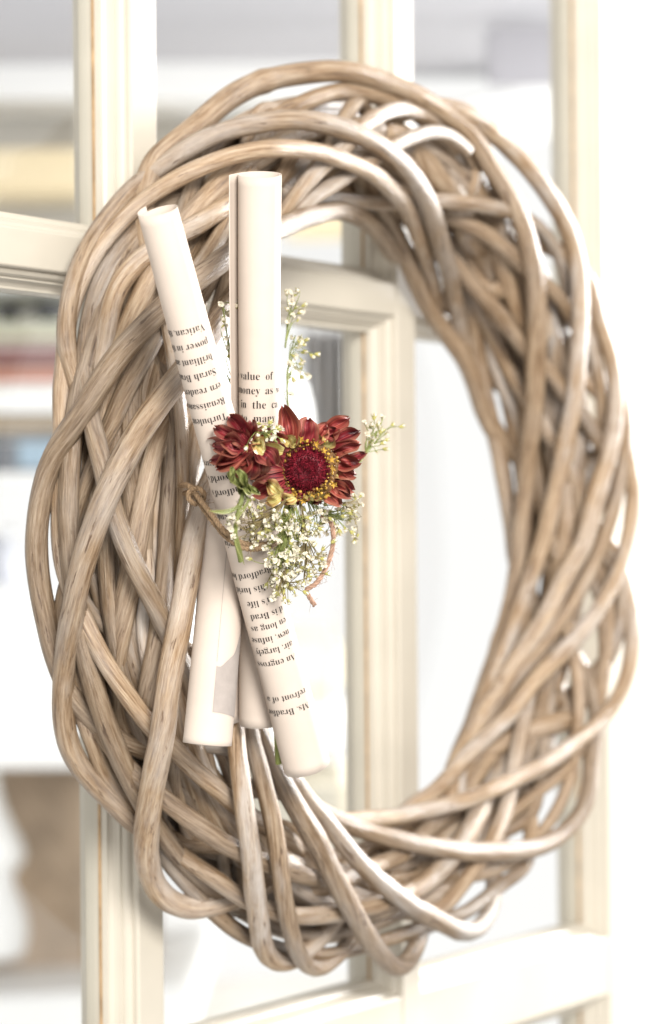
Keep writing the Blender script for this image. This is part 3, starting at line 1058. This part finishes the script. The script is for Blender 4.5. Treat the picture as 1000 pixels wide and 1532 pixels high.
# domed crimson centre bristling with florets
V, Fc = [], []
for i in range(9):
    a = i / 8 * pi * .5
    for j in range(28):
        w = 2 * pi * j / 28
        rr = 33 * kz * math.cos(a) if i else 36 * kz
        hh = .0085 * math.sin(a) - (.004 * max(0, math.sin(a) - .86) / .14)
        V.append(cz + rr * (math.cos(w) * R3 + math.sin(w) * U3) + N3 * (hh + .001))
for i in range(8):
    for j in range(28):
        Fc.append((i * 28 + j, i * 28 + (j + 1) % 28, (i + 1) * 28 + (j + 1) % 28, (i + 1) * 28 + j))
link("flower_centre", mesh_from("flower_centre", V, Fc), CENTER_RED, zin)
V, Fc = [], []
for i in range(420):
    q = math.sqrt((i + .5) / 420)
    w = i * 2.39996
    rr = q * 33 * kz
    hh = .0085 * math.sqrt(max(0, 1 - q * q)) + .001 - .003 * math.exp(-(q / .16) ** 2)
    p = cz + rr * (math.cos(w) * R3 + math.sin(w) * U3) + N3 * hh
    dr = (math.cos(w) * R3 + math.sin(w) * U3)
    nn = N3 * (1.1 - .5 * q) + dr * (q * .8 - .25) + RNG.normal(0, .25, 3)
    nn /= np.linalg.norm(nn)
    ln = RNG.uniform(.0011, .0024)
    s1 = np.cross(nn, R3 + .1)
    s1 /= np.linalg.norm(s1)
    s2 = np.cross(nn, s1)
    b0 = len(V)
    wd = .00042
    V += [p + s1 * wd, p + (-.5 * s1 + .87 * s2) * wd, p + (-.5 * s1 - .87 * s2) * wd, p + nn * ln]
    Fc += [(b0, b0 + 1, b0 + 3), (b0 + 1, b0 + 2, b0 + 3), (b0 + 2, b0, b0 + 3)]
tag(link("disc_florets", mesh_from("disc_florets", V, Fc), CENTER_RED, zin, smooth=False), kind="stuff")
cs, rs, ms = [], [], []
for i in range(250):
    w = RNG.uniform(0, 2 * pi)
    q = RNG.uniform(34, 50) if i > 60 else RNG.uniform(31, 38)
    p = cz + q * kz * (math.cos(w) * R3 + math.sin(w) * U3) + N3 * (RNG.uniform(.004, .0095) - .003 * max(0, q - 42) / 7)
    cs.append(p)
    rs.append(RNG.uniform(.00032, .00072))
    ms.append(0 if RNG.random() < .38 else 1)
me = blob_mesh("anther_ring", cs, rs, ms, 1.5, .3, N3)
tag(link("anther_ring", me, [ANTHER, ANTHER_DARK], zin), kind="stuff")
# star-shaped gold florets, open mouths turned to the viewer
V, Fc = [], []
for i in range(15):
    w = i * 2 * pi / 15 + RNG.uniform(-.1, .1)
    q = RNG.uniform(37, 49)
    p = cz + q * kz * (math.cos(w) * R3 + math.sin(w) * U3) + N3 * .0090
    tl = (math.cos(w) * R3 + math.sin(w) * U3) * RNG.uniform(.0, .7) + N3 + RNG.normal(0, .2, 3)
    tl /= np.linalg.norm(tl)
    s1 = np.cross(tl, UP)
    s1 /= np.linalg.norm(s1)
    s2 = np.cross(tl, s1)
    for k in range(5):
        g = k * 2 * pi / 5 + i
        e = math.cos(g) * s1 + math.sin(g) * s2
        f_ = -math.sin(g) * s1 + math.cos(g) * s2
        b0 = len(V)
        V += [p - tl * .0008, p + e * .0007 + f_ * .00045, p + e * .0017 + tl * .0005, p + e * .0007 - f_ * .00045]
        Fc.append((b0, b0 + 1, b0 + 2, b0 + 3))
tag(link("disc_stars", mesh_from("disc_stars", V, Fc), ANTHER, zin, smooth=False), kind="stuff")
link("stem", stem_mesh([([px_point(445, 712, YFL), px_point(428, 770, YA - .004), px_point(416, 860, YA + .010), px_point(413, 960, YF - .014), px_point(415, 1080, YF - .013), px_point(418, 1143, YF - .012)], .0016)], sides=8), STEM, zin)


def leaf(parent, path, width, Y0, mat=LEAF, out=0.0):
    Q = np.array([px_point(x, y, Y0, out + o) for x, y, o in path])
    Q = catmull(Q, .003)
    n = len(Q)
    R3_, U3_, N3_ = local_frame(Q[0])
    V, Fc, UVs = [], [], []
    k = depth_of(Q[0]) / F
    T = np.gradient(Q, axis=0)
    T /= np.linalg.norm(T, axis=1)[:, None]
    for i in range(n):
        u = i / (n - 1)
        w = width * k * .5 * (math.sin(pi * (.08 + .92 * u)) ** .8 if u < 1 else 0.02)
        sd = np.cross(N3_, T[i])
        for v in (-1, -.5, 0, .5, 1):
            V.append(Q[i] + sd * w * v + N3_ * (abs(v) * w * .5))
            UVs.append(((v + 1) / 2, u))
    for i in range(n - 1):
        for j in range(4):
            a = i * 5 + j
            Fc.append((a, a + 1, a + 6, a + 5))
    me = mesh_from("leaf", V, Fc)
    uvl = me.uv_layers.new(name="UVMap")
    for lp in me.loops:
        uvl.data[lp.index].uv = UVs[lp.vertex_index]
    return link("leaf", me, mat, parent)


zin2 = empty("zinnia_flower", tuple(px_point(360, 800, YA - .012)))
tag(zin2, "smaller dried red zinnia seen from the side, left of the open one", "flower")
YZ2 = YA - .015
pet2 = [((372, 668), (309, 661), 24, 0), ((368, 662), (322, 634), 26, 0), ((370, 658), (340, 622), 30, 0), ((376, 656), (372, 628), 30, 0),
        ((366, 672), (312, 690), 22, 0), ((372, 676), (322, 702), 34, 1), ((376, 680), (345, 712), 36, 1), ((382, 684), (368, 716), 36, 0),
        ((366, 668), (330, 664), 34, 0), ((372, 664), (345, 648), 36, 0), ((384, 662), (398, 634), 28, 0), ((390, 668), (410, 700), 36, 0),
        ((378, 674), (340, 690), 40, 1), ((384, 678), (384, 712), 40, 0), ((362, 664), (318, 672), 28, 0)]
for i, (b, t, w, c) in enumerate(pet2):
    petal(zin2, b, t, w, YZ2, PETAL_RUST if c else PETAL, .001 * (i % 3), .006, RNG.uniform(-.008, .004), .006, twist=RNG.uniform(-.8, .8), seed=100 + i)
for i, (b, t, w) in enumerate([((396, 676), (374, 664), 24), ((392, 664), (378, 656), 16)]):
    petal(zin2, b, t, w, YZ2 - .008, PETAL_YELLOW, .003, .004, .001, .003, seed=150 + i, name="inner_petal")
# green sepals under it, stem and two leaves
for i, (b, t, w) in enumerate([((352, 706), (372, 728), 14), ((346, 704), (362, 734), 12), ((360, 712), (380, 738), 14), ((342, 700), (352, 724), 10), ((366, 714), (356, 740), 12), ((370, 720), (388, 742), 12)]):
    petal(zin2, b, t, w, YZ2 - .003, LEAF, .004, .003, .001, .002, seed=160 + i, name="sepal", pointed=.4)
link("stem", stem_mesh([([px_point(362, 712, YZ2 - .004), px_point(364, 735, YZ2 - .006), px_point(356, 770, YZ2 - .006), px_point(352, 795, YZ2 - .004), px_point(360, 840, YZ2)], .0009)], sides=8), STEM, zin2)
leaf(zin2, [(364, 752, .002), (350, 762, .003), (334, 766, .003), (312, 764, .001)], 11, YZ2 - .006)
leaf(zin2, [(364, 735, .002), (372, 748, .004), (362, 765, .003), (350, 786, .001)], 5, YZ2 - .006)
leaf(zin2, [(352, 795, .001), (356, 815, .002), (362, 832, .001), (366, 846, .0)], 8, YZ2 - .006)


# ------------------------------------------------------------------ baby's breath
def make_blossom(seed, n=9, r=.0018):
    rg = np.random.default_rng(seed)
    V, Fc, mi = [], [], []
    for k in range(n):
        a = k * 2.4 + rg.uniform(-.3, .3)
        el = rg.uniform(.05, 1.1)
        d = np.array([math.cos(a) * math.cos(el), math.sin(a) * math.cos(el), math.sin(el)])
        s_ = np.array([-math.sin(a), math.cos(a), 0])
        l = r * rg.uniform(.75, 1.15)
        w = r * rg.uniform(.28, .42)
        up = np.cross(d, s_)
        b0 = len(V)
        V += [d * l * .1, d * l * .55 + s_ * w, d * l * .98 + s_ * w * .75 + up * l * rg.uniform(-.2, .3), d * l * .9,
              d * l * .98 - s_ * w * .75 + up * l * rg.uniform(-.2, .3), d * l * .55 - s_ * w]
        Fc += [(b0, b0 + 1, b0 + 2, b0 + 3), (b0, b0 + 3, b0 + 4, b0 + 5)]
        mi += [0, 0]
    # calyx cup below with five teeth
    b0 = len(V)
    for k in range(5):
        a = k * 2 * pi / 5
        V += [(.32 * r * math.cos(a), .32 * r * math.sin(a), .05 * r), (.18 * r * math.cos(a + .6), .18 * r * math.sin(a + .6), -.75 * r)]
    V.append((0, 0, -.95 * r))
    for k in range(5):
        a, b, c, d = b0 + 2 * k, b0 + 2 * k + 1, b0 + (2 * k + 2) % 10, b0 + (2 * k + 3) % 10
        Fc += [(a, b, d, c), (b, b0 + 10, d)]
        mi += [1, 1]
    me = mesh_from("blossom", V, Fc)
    me.materials.append(BLOSSOM_WHITE)
    me.materials.append(CALYX)
    me.polygons.foreach_set("material_index", mi)
    return me


def make_bud(seed, r=.0012):
    rg = np.random.default_rng(seed)
    V, Fc, mi = [], [], []
    rings = [(-1.4, .12), (-.9, .55), (-.2, .75), (.5, .6), (1.0, .3)]
    for (z, q) in rings:
        for k in range(6):
            a = k * pi / 3
            V.append((q * r * math.cos(a), q * r * math.sin(a), z * r))
    for i in range(4):
        for k in range(6):
            Fc.append((i * 6 + k, i * 6 + (k + 1) % 6, i * 6 + 6 + (k + 1) % 6, i * 6 + 6 + k))
            mi.append(1 if i < 2 else 0)
    for k in range(5):
        a = k * 2 * pi / 5 + rg.uniform(-.3, .3)
        b0 = len(V)
        e = np.array([math.cos(a), math.sin(a), 0])
        s_ = np.array([-math.sin(a), math.cos(a), 0])
        z = np.array([0, 0, 1])
        V += [e * .6 * r - z * .4 * r + s_ * .3 * r, e * .6 * r - z * .4 * r - s_ * .3 * r, e * 1.3 * r + z * .9 * r]
        Fc.append((b0, b0 + 1, b0 + 2))
        mi.append(1)
    me = mesh_from("bud", V, Fc)
    me.materials.append(BLOSSOM_WHITE)
    me.materials.append(CALYX)
    me.polygons.foreach_set("material_index", mi)
    return me


BLOSSOMS = [make_blossom(i, 6 + i % 4) for i in range(6)]
BUDS = [make_bud(i) for i in range(3)]


def sprig(label, Y, main, heads, out=0.0, open_=.7, rstem=.00040, spread=.008, group=None):
    """main: pixel course of the stem; heads: (x, y) pixels of the blossoms"""
    o = empty("gypsophila_sprig", tuple(px_point(main[0][0], main[0][1], Y, out)))
    tag(o, label, "flower sprig", group)
    M = [px_point(x, y, Y, out + RNG.uniform(-.002, .002)) for x, y in main]
    Mc = catmull(M, .002)
    paths = [(M, [rstem, rstem * .6])]
    for (x, y) in heads:
        h = px_point(x, y, Y, out + RNG.uniform(-spread, spread))
        dist = np.linalg.norm(Mc - h, axis=1)
        i = int(np.argmin(dist))
        back = max(0, i - int(RNG.integers(3, 9)))
        s0 = Mc[back]
        mid = (s0 + h) / 2 + (Mc[min(len(Mc) - 1, back + 3)] - s0) * .8 + RNG.normal(0, .0010, 3)
        paths.append(([s0, mid, h], [rstem * .55, rstem * .34]))
        fork = RNG.random() < .5
        d = h - mid
        d = d / (np.linalg.norm(d) + 1e-9)
        R3_, U3_, N3_ = local_frame(h)
        nrm = d * .7 + N3_ * RNG.uniform(-.2, 1.0) + RNG.normal(0, .4, 3)
        q = Vector(nrm).to_track_quat('Z', 'Y')
        opened = RNG.random() < open_
        me = BLOSSOMS[int(RNG.integers(6))] if opened else BUDS[int(RNG.integers(3))]
        b = bpy.data.objects.new("blossom" if opened else "bud", me)
        COL.objects.link(b)
        b.parent = o
        sc_ = RNG.uniform(.75, 1.2)
        b.matrix_basis = Matrix.Translation(Vector(h) - o.location) @ q.to_matrix().to_4x4() @ Matrix.Scale(sc_, 4)
        if fork:
            h2 = h + RNG.normal(0, .0028, 3)
            paths.append(([mid, (mid + h2) / 2 + RNG.normal(0, .0005, 3), h2], [rstem * .45, rstem * .3]))
            b2 = bpy.data.objects.new("bud", BUDS[int(RNG.integers(3))])
            COL.objects.link(b2)
            b2.parent = o
            b2.matrix_basis = Matrix.Translation(Vector(h2) - o.location) @ Vector(h2 - mid).to_track_quat('Z', 'Y').to_matrix().to_4x4()
    link("stem", stem_mesh(paths), STEM if RNG.random() < .5 else STEM_BROWN, o)
    return o


def cloud(cx, cy, rx, ry, n, rot=0.0):
    out = []
    while len(out) < n:
        a, b = RNG.uniform(-1, 1, 2)
        if a * a + b * b < 1:
            out.append((cx + a * rx * math.cos(rot) - b * ry * math.sin(rot), cy + a * rx * math.sin(rot) + b * ry * math.cos(rot)))
    return out


YG = YFL
sprig("baby's breath spray under the small zinnia, left side of the white cluster", YG, [(432, 742), (410, 765), (385, 785), (368, 795)], cloud(380, 782, 38, 38, 44))
sprig("baby's breath spray in the middle of the white cluster, below the open zinnia", YG, [(440, 745), (432, 785), (424, 820), (420, 845)], cloud(425, 805, 40, 50, 62), .003)
sprig("baby's breath spray hanging at the lower right of the white cluster", YG, [(450, 745), (456, 790), (458, 830), (456, 862)], cloud(457, 832, 32, 50, 48), .001)
sprig("baby's breath spray right under the open zinnia's right petals", YG, [(458, 742), (478, 760), (498, 772), (515, 776)], cloud(490, 772, 38, 30, 40), -.001)
sprig("baby's breath spray at the lowest tip of the white cluster, over the print", YG, [(436, 750), (430, 810), (424, 860), (416, 888)], cloud(424, 874, 26, 30, 26), -.003)
sprig("baby's breath spray standing out to the right of the open zinnia", YG + .002, [(518, 712), (534, 695), (545, 684), (556, 664), (563, 645)],
      [(560, 622), (572, 625), (552, 638), (568, 638), (578, 648), (562, 652), (574, 660), (556, 664), (588, 635), (545, 632), (578, 672), (564, 676), (549, 650), (570, 645)], spread=.004, open_=.55, rstem=.0005)
sprig("small baby's breath spray in the gap between the slanting and upright rolls", YF - .010, [(352, 590), (346, 555), (343, 520), (338, 490), (334, 462)],
      [(331, 455), (337, 466), (343, 472), (336, 486), (348, 492), (362, 498), (354, 503), (338, 505), (345, 530), (352, 545), (340, 520), (346, 570), (334, 478), (356, 494)], spread=.003, open_=.5)
sprig("baby's breath spray to the right of the upright roll, above the zinnia", YF - .012, [(432, 612), (430, 580), (432, 548), (437, 520), (442, 502)],
      [(437, 505), (450, 506), (460, 508), (445, 520), (458, 526), (440, 533), (452, 540), (434, 545), (460, 562), (432, 565), (448, 512), (442, 550), (456, 516), (436, 590), (450, 552)], spread=.004, open_=.6)
sprig("topmost thin baby's breath spray beside the upright roll", YF - .011, [(427, 520), (430, 495), (435, 470), (437, 448)],
      [(432, 438), (440, 442), (436, 452), (444, 460), (451, 464), (430, 462), (438, 472), (446, 478), (432, 482)], spread=.003, open_=.45)
sprig("little baby's breath spray on top between the two zinnias", YFL - .006, [(415, 662), (405, 655), (392, 646)], cloud(398, 644, 24, 14, 12), spread=.003, open_=.75)
sprig("baby's breath spray drooping beyond the open zinnia's lower right petals", YG, [(505, 752), (520, 756), (530, 765), (532, 785)],
      [(533, 745), (540, 742), (536, 757), (526, 764), (535, 775), (530, 790), (534, 803), (522, 778), (541, 755)], spread=.004, open_=.6)


# ------------------------------------------------------------------ jute twine
def rope(name, path, parent, mat, r=.0011, strands=3, pitch=.007, fray=30, seed=0):
    rg = np.random.default_rng(seed + 40)
    Q = catmull(path, .0008)
    T = np.gradient(Q, axis=0)
    T /= np.linalg.norm(T, axis=1)[:, None] + 1e-12
    s = np.concatenate([[0], np.cumsum(np.linalg.norm(np.diff(Q, axis=0), axis=1))])
    nv = np.cross(T[0], UP)
    A = np.zeros_like(Q)
    for i in range(len(Q)):
        nv = nv - T[i] * (nv @ T[i])
        nv /= np.linalg.norm(nv) + 1e-12
        A[i] = nv
    B = np.cross(T, A)
    for k in range(strands):
        w = 2 * pi * s / pitch + k * 2 * pi / strands
        P = Q + r * .62 * (np.cos(w)[:, None] * A + np.sin(w)[:, None] * B)
        me = tube("strand", P, r * .66, 6, 1.0, None, .05, seed + k, True, False)
        link("strand", me, mat, parent)
    hairs = []
    for i in range(fray):
        j = int(rg.integers(2, len(Q) - 2))
        d = T[j] * rg.choice([-1, 1]) + .9 * (A[j] * rg.normal() + B[j] * rg.normal())
        d /= np.linalg.norm(d)
        ln = rg.uniform(.002, .006)
        hairs.append(([Q[j], Q[j] + d * ln * .5 + rg.normal(0, .0003, 3), Q[j] + d * ln + rg.normal(0, .0008, 3)], [.00009, .00005]))
    tag(link("loose_fibres", stem_mesh(hairs, "loose_fibres", 3), mat, parent), kind="stuff")


tw = empty("jute_twine", tuple(px_point(340, 797, YA - .012)))
tag(tw, "brown jute twine tying the paper rolls to a willow stick", "twine")
w1 = [(270, 726, YF + .012), (284, 728, YF - .002), (300, 748, YF - .012), (318, 771, YA + .002), (338, 796, YA - .010), (362, 812, YA - .014), (392, 815, YA - .012), (420, 804, YA + .002), (432, 790, YF - .010), (424, 772, YF + .01)]
w2 = [(276, 738, YF + .012), (290, 738, YF - .003), (304, 760, YF - .013), (322, 784, YA + .0), (342, 806, YA - .010), (366, 820, YA - .014), (394, 820, YA - .012), (420, 808, YA + .002), (434, 795, YF - .010), (426, 778, YF + .01)]
rope("twine", [at_y(*p) for p in w1], tw, JUTE, .00095, seed=1, fray=130)
rope("twine", [at_y(*p) for p in w2], tw, JUTE, .0009, seed=5, fray=110)
# the knot on the stick
kn = px_point(294, 742, YF - .008)
R3, U3, N3 = local_frame(kn)
knot = [kn + .0032 * (math.cos(a) * R3 + math.sin(a) * U3) + N3 * (.0015 * math.sin(2 * a + .5) + .001) for a in np.linspace(0, 2.2 * pi, 14)]
rope("twine", knot, tw, JUTE, .0009, seed=9, fray=40)
tl = empty("twine_tail", tuple(px_point(470, 880, YFL)))
tag(tl, "loose curled end of pinkish twine right of the white blossoms", "twine")
rope("twine", [px_point(x, y, YFL, o) for x, y, o in [(480, 772, -.004), (494, 780, .002), (499, 800, .004), (496, 828, .004), (486, 854, .004), (472, 874, .003), (462, 880, .0), (458, 884, -.002), (463, 893, -.001), (471, 906, .0)]], tl, JUTE_PINK, .00085, seed=20, fray=60)


# ------------------------------------------------------------------ the bright room behind the glass
def box_px(name, x0, y0, x1, y1, z, depth, mat, parent=None, tilt=0.0, bevel=.004):
    """box facing the room's near side: front face at camera depth z, spanning the given view rectangle there"""
    c = at_depth((x0 + x1) / 2, (y0 + y1) / 2, z + depth / 2)
    k = z / F
    sx, sz = (x1 - x0) * k, (y1 - y0) * k
    bm = bmesh.new()
    bmesh.ops.create_cube(bm, size=1)
    for v in bm.verts:
        v.co = Vector((v.co.x * sx, v.co.y * depth, v.co.z * sz))
    if bevel:
        bmesh.ops.bevel(bm, geom=list(bm.edges), offset=bevel, segments=2, affect='EDGES')
    rot = Matrix.Rotation(-PHI, 4, 'Z') @ Matrix.Rotation(tilt, 4, 'Y')
    bmesh.ops.transform(bm, matrix=Matrix.Translation(Vector(c)) @ rot, verts=bm.verts)
    me = bpy.data.meshes.new(name)
    bm.to_mesh(me)
    bm.free()
    return link(name, me, mat, parent, smooth=False)


def lathe_px(name, prof, cx, z, mat, parent=None, sides=32):
    """prof: (y pixel, radius pixels) at camera depth z"""
    V, Fc = [], []
    k = z / F
    for (py, r) in prof:
        c = at_depth(cx, py, z)
        for j in range(sides):
            a = 2 * pi * j / sides
            V.append(c + k * r * (math.cos(a) * _rt + math.sin(a) * FW))
    n = len(prof)
    for i in range(n - 1):
        for j in range(sides):
            Fc.append((i * sides + j, i * sides + (j + 1) % sides, (i + 1) * sides + (j + 1) % sides, (i + 1) * sides + j))
    Fc.append(tuple(range(sides)))
    Fc.append(tuple(reversed(range((n - 1) * sides, n * sides))))
    return link(name, mesh_from(name, V, Fc), mat, parent)


W_WHITE = paint("white_gloss_paint", (0.86, 0.86, 0.85), .5, .02, 3)
W_CEIL = paint("lilac_grey_ceiling", (0.50, 0.495, 0.525), .8, .03, 2)
W_GREY = paint("grey_olive_wall", (0.46, 0.44, 0.40), .8, .05, 2)
W_CREAM = paint("cream_paint", (0.78, 0.66, 0.44), .6, .05, 4)
W_BROWN = paint("washed_brown_wood", (0.44, 0.335, 0.24), .6, .32, 9)
W_TAN = paint("tan_cloth", (0.52, 0.41, 0.28), .8, .1, 20)
W_MAROON = paint("maroon_cloth", (0.20, 0.06, 0.06), .7, .1, 20)
W_RED = paint("orange_red_cloth", (0.50, 0.19, 0.12), .7, .1, 20)
W_GREEN = paint("pale_green_cloth", (0.52, 0.53, 0.36), .7, .1, 20)
W_SLATE = paint("slate_grey_cloth", (0.16, 0.17, 0.19), .7, .1, 20)
W_BLUE = paint("light_blue_label", (0.33, 0.45, 0.55), .7, .05, 20)
W_BLACK = paint("dark_ceramic", (0.10, 0.105, 0.12), .5, .1, 20)
W_BEIGE = paint("beige_linen", (0.58, 0.545, 0.46), .85, .06, 20)
W_LINEN = paint("grey_curtain_cloth", (0.44, 0.43, 0.42), .85, .05, 20)
W_PAGES = paint("page_edges", (0.78, 0.76, 0.72), .8, .1, 60)
W_FLOOR = paint("grey_floor", (0.52, 0.50, 0.46), .7, .08, 4)
ZB = 2.7

# ceiling: level sheet above the room, its far edge meets the white beam
h = (HORIZON - 92) / F * ZB
V = []
for (dx, z) in ((-1.1, 1.75), (1.0, 1.75), (1.0, ZB + .1), (-1.1, ZB + .1)):
    p = CAM + FW * z + _rt * dx + _up * h
    V += [p, p + _up * .05]
tag(link("ceiling", mesh_from("ceiling", V, [(0, 2, 4, 6), (7, 5, 3, 1), (0, 1, 3, 2), (2, 3, 5, 4), (4, 5, 7, 6), (6, 7, 1, 0)]), W_CEIL, smooth=False), kind="structure")
tag(box_px("ceiling_beam", -150, 88, 545, 162, ZB, .12, W_WHITE, tilt=math.radians(.5)), "long white beam under the grey ceiling, upper left behind the glass", "beam")
tag(box_px("ceiling_beam", 590, 150, 905, 215, ZB + .02, .12, W_WHITE, tilt=math.radians(-16)), "sloping white beam seen through the upper right pane", "beam")
tag(box_px("wall", -200, 158, 640, 345, ZB + .14, .06, W_GREY), kind="structure")
tag(box_px("ceiling_hatch", 728, 40, 850, 128, ZB - .22, .02, paint("grey_hatch_paint", (0.40, 0.39, 0.42), .8, .03, 3)), "slightly darker square hatch in the grey ceiling, upper right pane", "hatch")
tag(box_px("pelmet", -160, 232, 175, 300, ZB, .10, W_CREAM), "cream pelmet board seen through the upper left pane", "pelmet")
tag(box_px("pelmet", 425, 318, 640, 352, ZB - .1, .10, W_CREAM), "cream pelmet board glimpsed through the top of the wreath", "pelmet")

shelf = empty("bookcase", tuple(at_depth(40, 1140, ZB)))
tag(shelf, "white bookcase with piled books seen through the left pane", "bookcase")
for y in (438, 712):
    box_px("shelf_board", -180, y, 330, y + 12, ZB - .16, .28, W_WHITE, shelf)
box_px("back_panel", -180, 425, 330, 724, ZB + .14, .02, W_WHITE, shelf, bevel=0)
box_px("side_panel", 330, 425, 344, 724, ZB - .16, .28, W_WHITE, shelf)


def book(label, x0, y0, x1, y1, mat, z):
    o = empty("book", tuple(at_depth((x0 + x1) / 2, y1, z)))
    tag(o, label, "book", "books piled in the white bookcase")
    t = (y1 - y0) * .16
    box_px("cover", x0, y0, x1, y0 + t, z, .2, mat, o, bevel=.001)
    box_px("cover", x0, y1 - t, x1, y1, z, .2, mat, o, bevel=.001)
    box_px("spine", x0, y0 + t, x1, y1 - t, z - .003, .012, mat, o, bevel=.001)
    box_px("page_block", x0 + 5, y0 + t, x1 - 5, y1 - t, z + .0095, .185, W_PAGES, o, bevel=0)
    return o


book("pale green book at the top of the pile behind the left pane", -90, 494, 210, 518, W_GREEN, ZB - .10)
book("maroon book under the pale green one behind the left pane", -100, 519, 215, 547, W_MAROON, ZB - .11)
book("orange-red book under the maroon one behind the left pane", -95, 548, 225, 580, W_RED, ZB - .10)
book("white book in the middle of the pile behind the left pane", -105, 581, 228, 624, W_WHITE, ZB - .12)
book("tan book below the white one behind the left pane", -95, 625, 230, 651, W_TAN, ZB - .10)
bb = book("slate grey book at the bottom of the pile with a light blue label", -110, 652, 235, 711, W_SLATE, ZB - .12)
box_px("label", 28, 660, 84, 700, ZB - .126, .003, W_BLUE, bb, bevel=0)
tag(lathe_px("dark_bowl", [(456, 18), (458, 20), (470, 18), (482, 13), (493, 10), (494, 6)], 14, ZB - .02, W_BLACK), "small dark bowl on top of the book pile, left of two", "bowl")
tag(lathe_px("dark_bowl", [(454, 20), (456, 22), (470, 20), (482, 14), (493, 11), (494, 6)], 72, ZB - .02, W_BLACK), "small dark bowl on top of the book pile, beside the wreath", "bowl")
tag(lathe_px("grey_jar", [(800, 8), (804, 14), (812, 16), (824, 27), (845, 32), (868, 26), (876, 20)], 0, ZB, paint("grey_blue_glaze", (0.34, 0.35, 0.39), .5, .1, 20)), "blurred grey-blue jar at the left edge of the photo", "jar")

tb = empty("side_table", tuple(at_depth(60, 1440, ZB)))
tag(tb, "white table with a brown wooden front and turned leg, lower left", "table")
box_px("table_top", -220, 878, 330, 1132, ZB - .10, .5, W_WHITE, tb)
box_px("wood_panel", -190, 1136, 238, 1445, ZB + .06, .08, W_BROWN, tb)
box_px("bottom_shelf", -220, 1430, 330, 1506, ZB - .12, .5, W_WHITE, tb, tilt=math.radians(-3))
lathe_px("turned_leg", [(1133, 20), (1160, 22), (1180, 24), (1205, 30), (1232, 42), (1262, 58), (1280, 62), (1292, 58), (1302, 48), (1316, 44), (1332, 48), (1352, 58), (1380, 66), (1405, 66), (1428, 60)], -24, ZB - .04, W_WHITE, tb)
tag(box_px("floor", -260, 1515, 640, 1760, ZB - .05, .6, W_FLOOR), kind="structure")

# seen through the wreath
cu_v, cu_f = [], []
for i in range(60):
    u = i / 59
    x = 452 + u * 74
    dz = .018 * math.sin(u * 26) + .006 * math.sin(u * 61)
    for y in (495, 660):
        cu_v.append(at_depth(x, y, ZB - .2 + dz))
    for y in (495, 660):
        cu_v.append(at_depth(x, y, ZB - .2 + dz + .004))
for i in range(59):
    a = 4 * i
    cu_f += [(a, a + 4, a + 5, a + 1), (a + 2, a + 3, a + 7, a + 6), (a, a + 2, a + 6, a + 4), (a + 1, a + 5, a + 7, a + 3)]
tag(link("curtain", mesh_from("curtain", cu_v, cu_f), W_LINEN), "grey folded curtain glimpsed through the wreath beside the middle bar", "curtain")
tag(lathe_px("lamp_shade", [(548, 14), (556, 22), (580, 33), (610, 40), (640, 43), (668, 40), (690, 30), (700, 18)], 424, ZB - .5, W_WHITE), "round white lamp shade behind the upright roll and its blossoms", "lamp shade")
sofa = empty("armchair", tuple(at_depth(480, 1240, ZB)))
tag(sofa, "pale beige armchair with a white seat edge, blurred behind the wreath", "armchair")
box_px("backrest", 330, 925, 536, 1062, ZB, .12, W_BEIGE, sofa, bevel=.03)
box_px("seat_cushion", 320, 1062, 545, 1112, ZB - .25, .5, W_WHITE, sofa, bevel=.015)
box_px("base", 325, 1112, 545, 1330, ZB - .2, .45, W_BEIGE, sofa, bevel=.02)
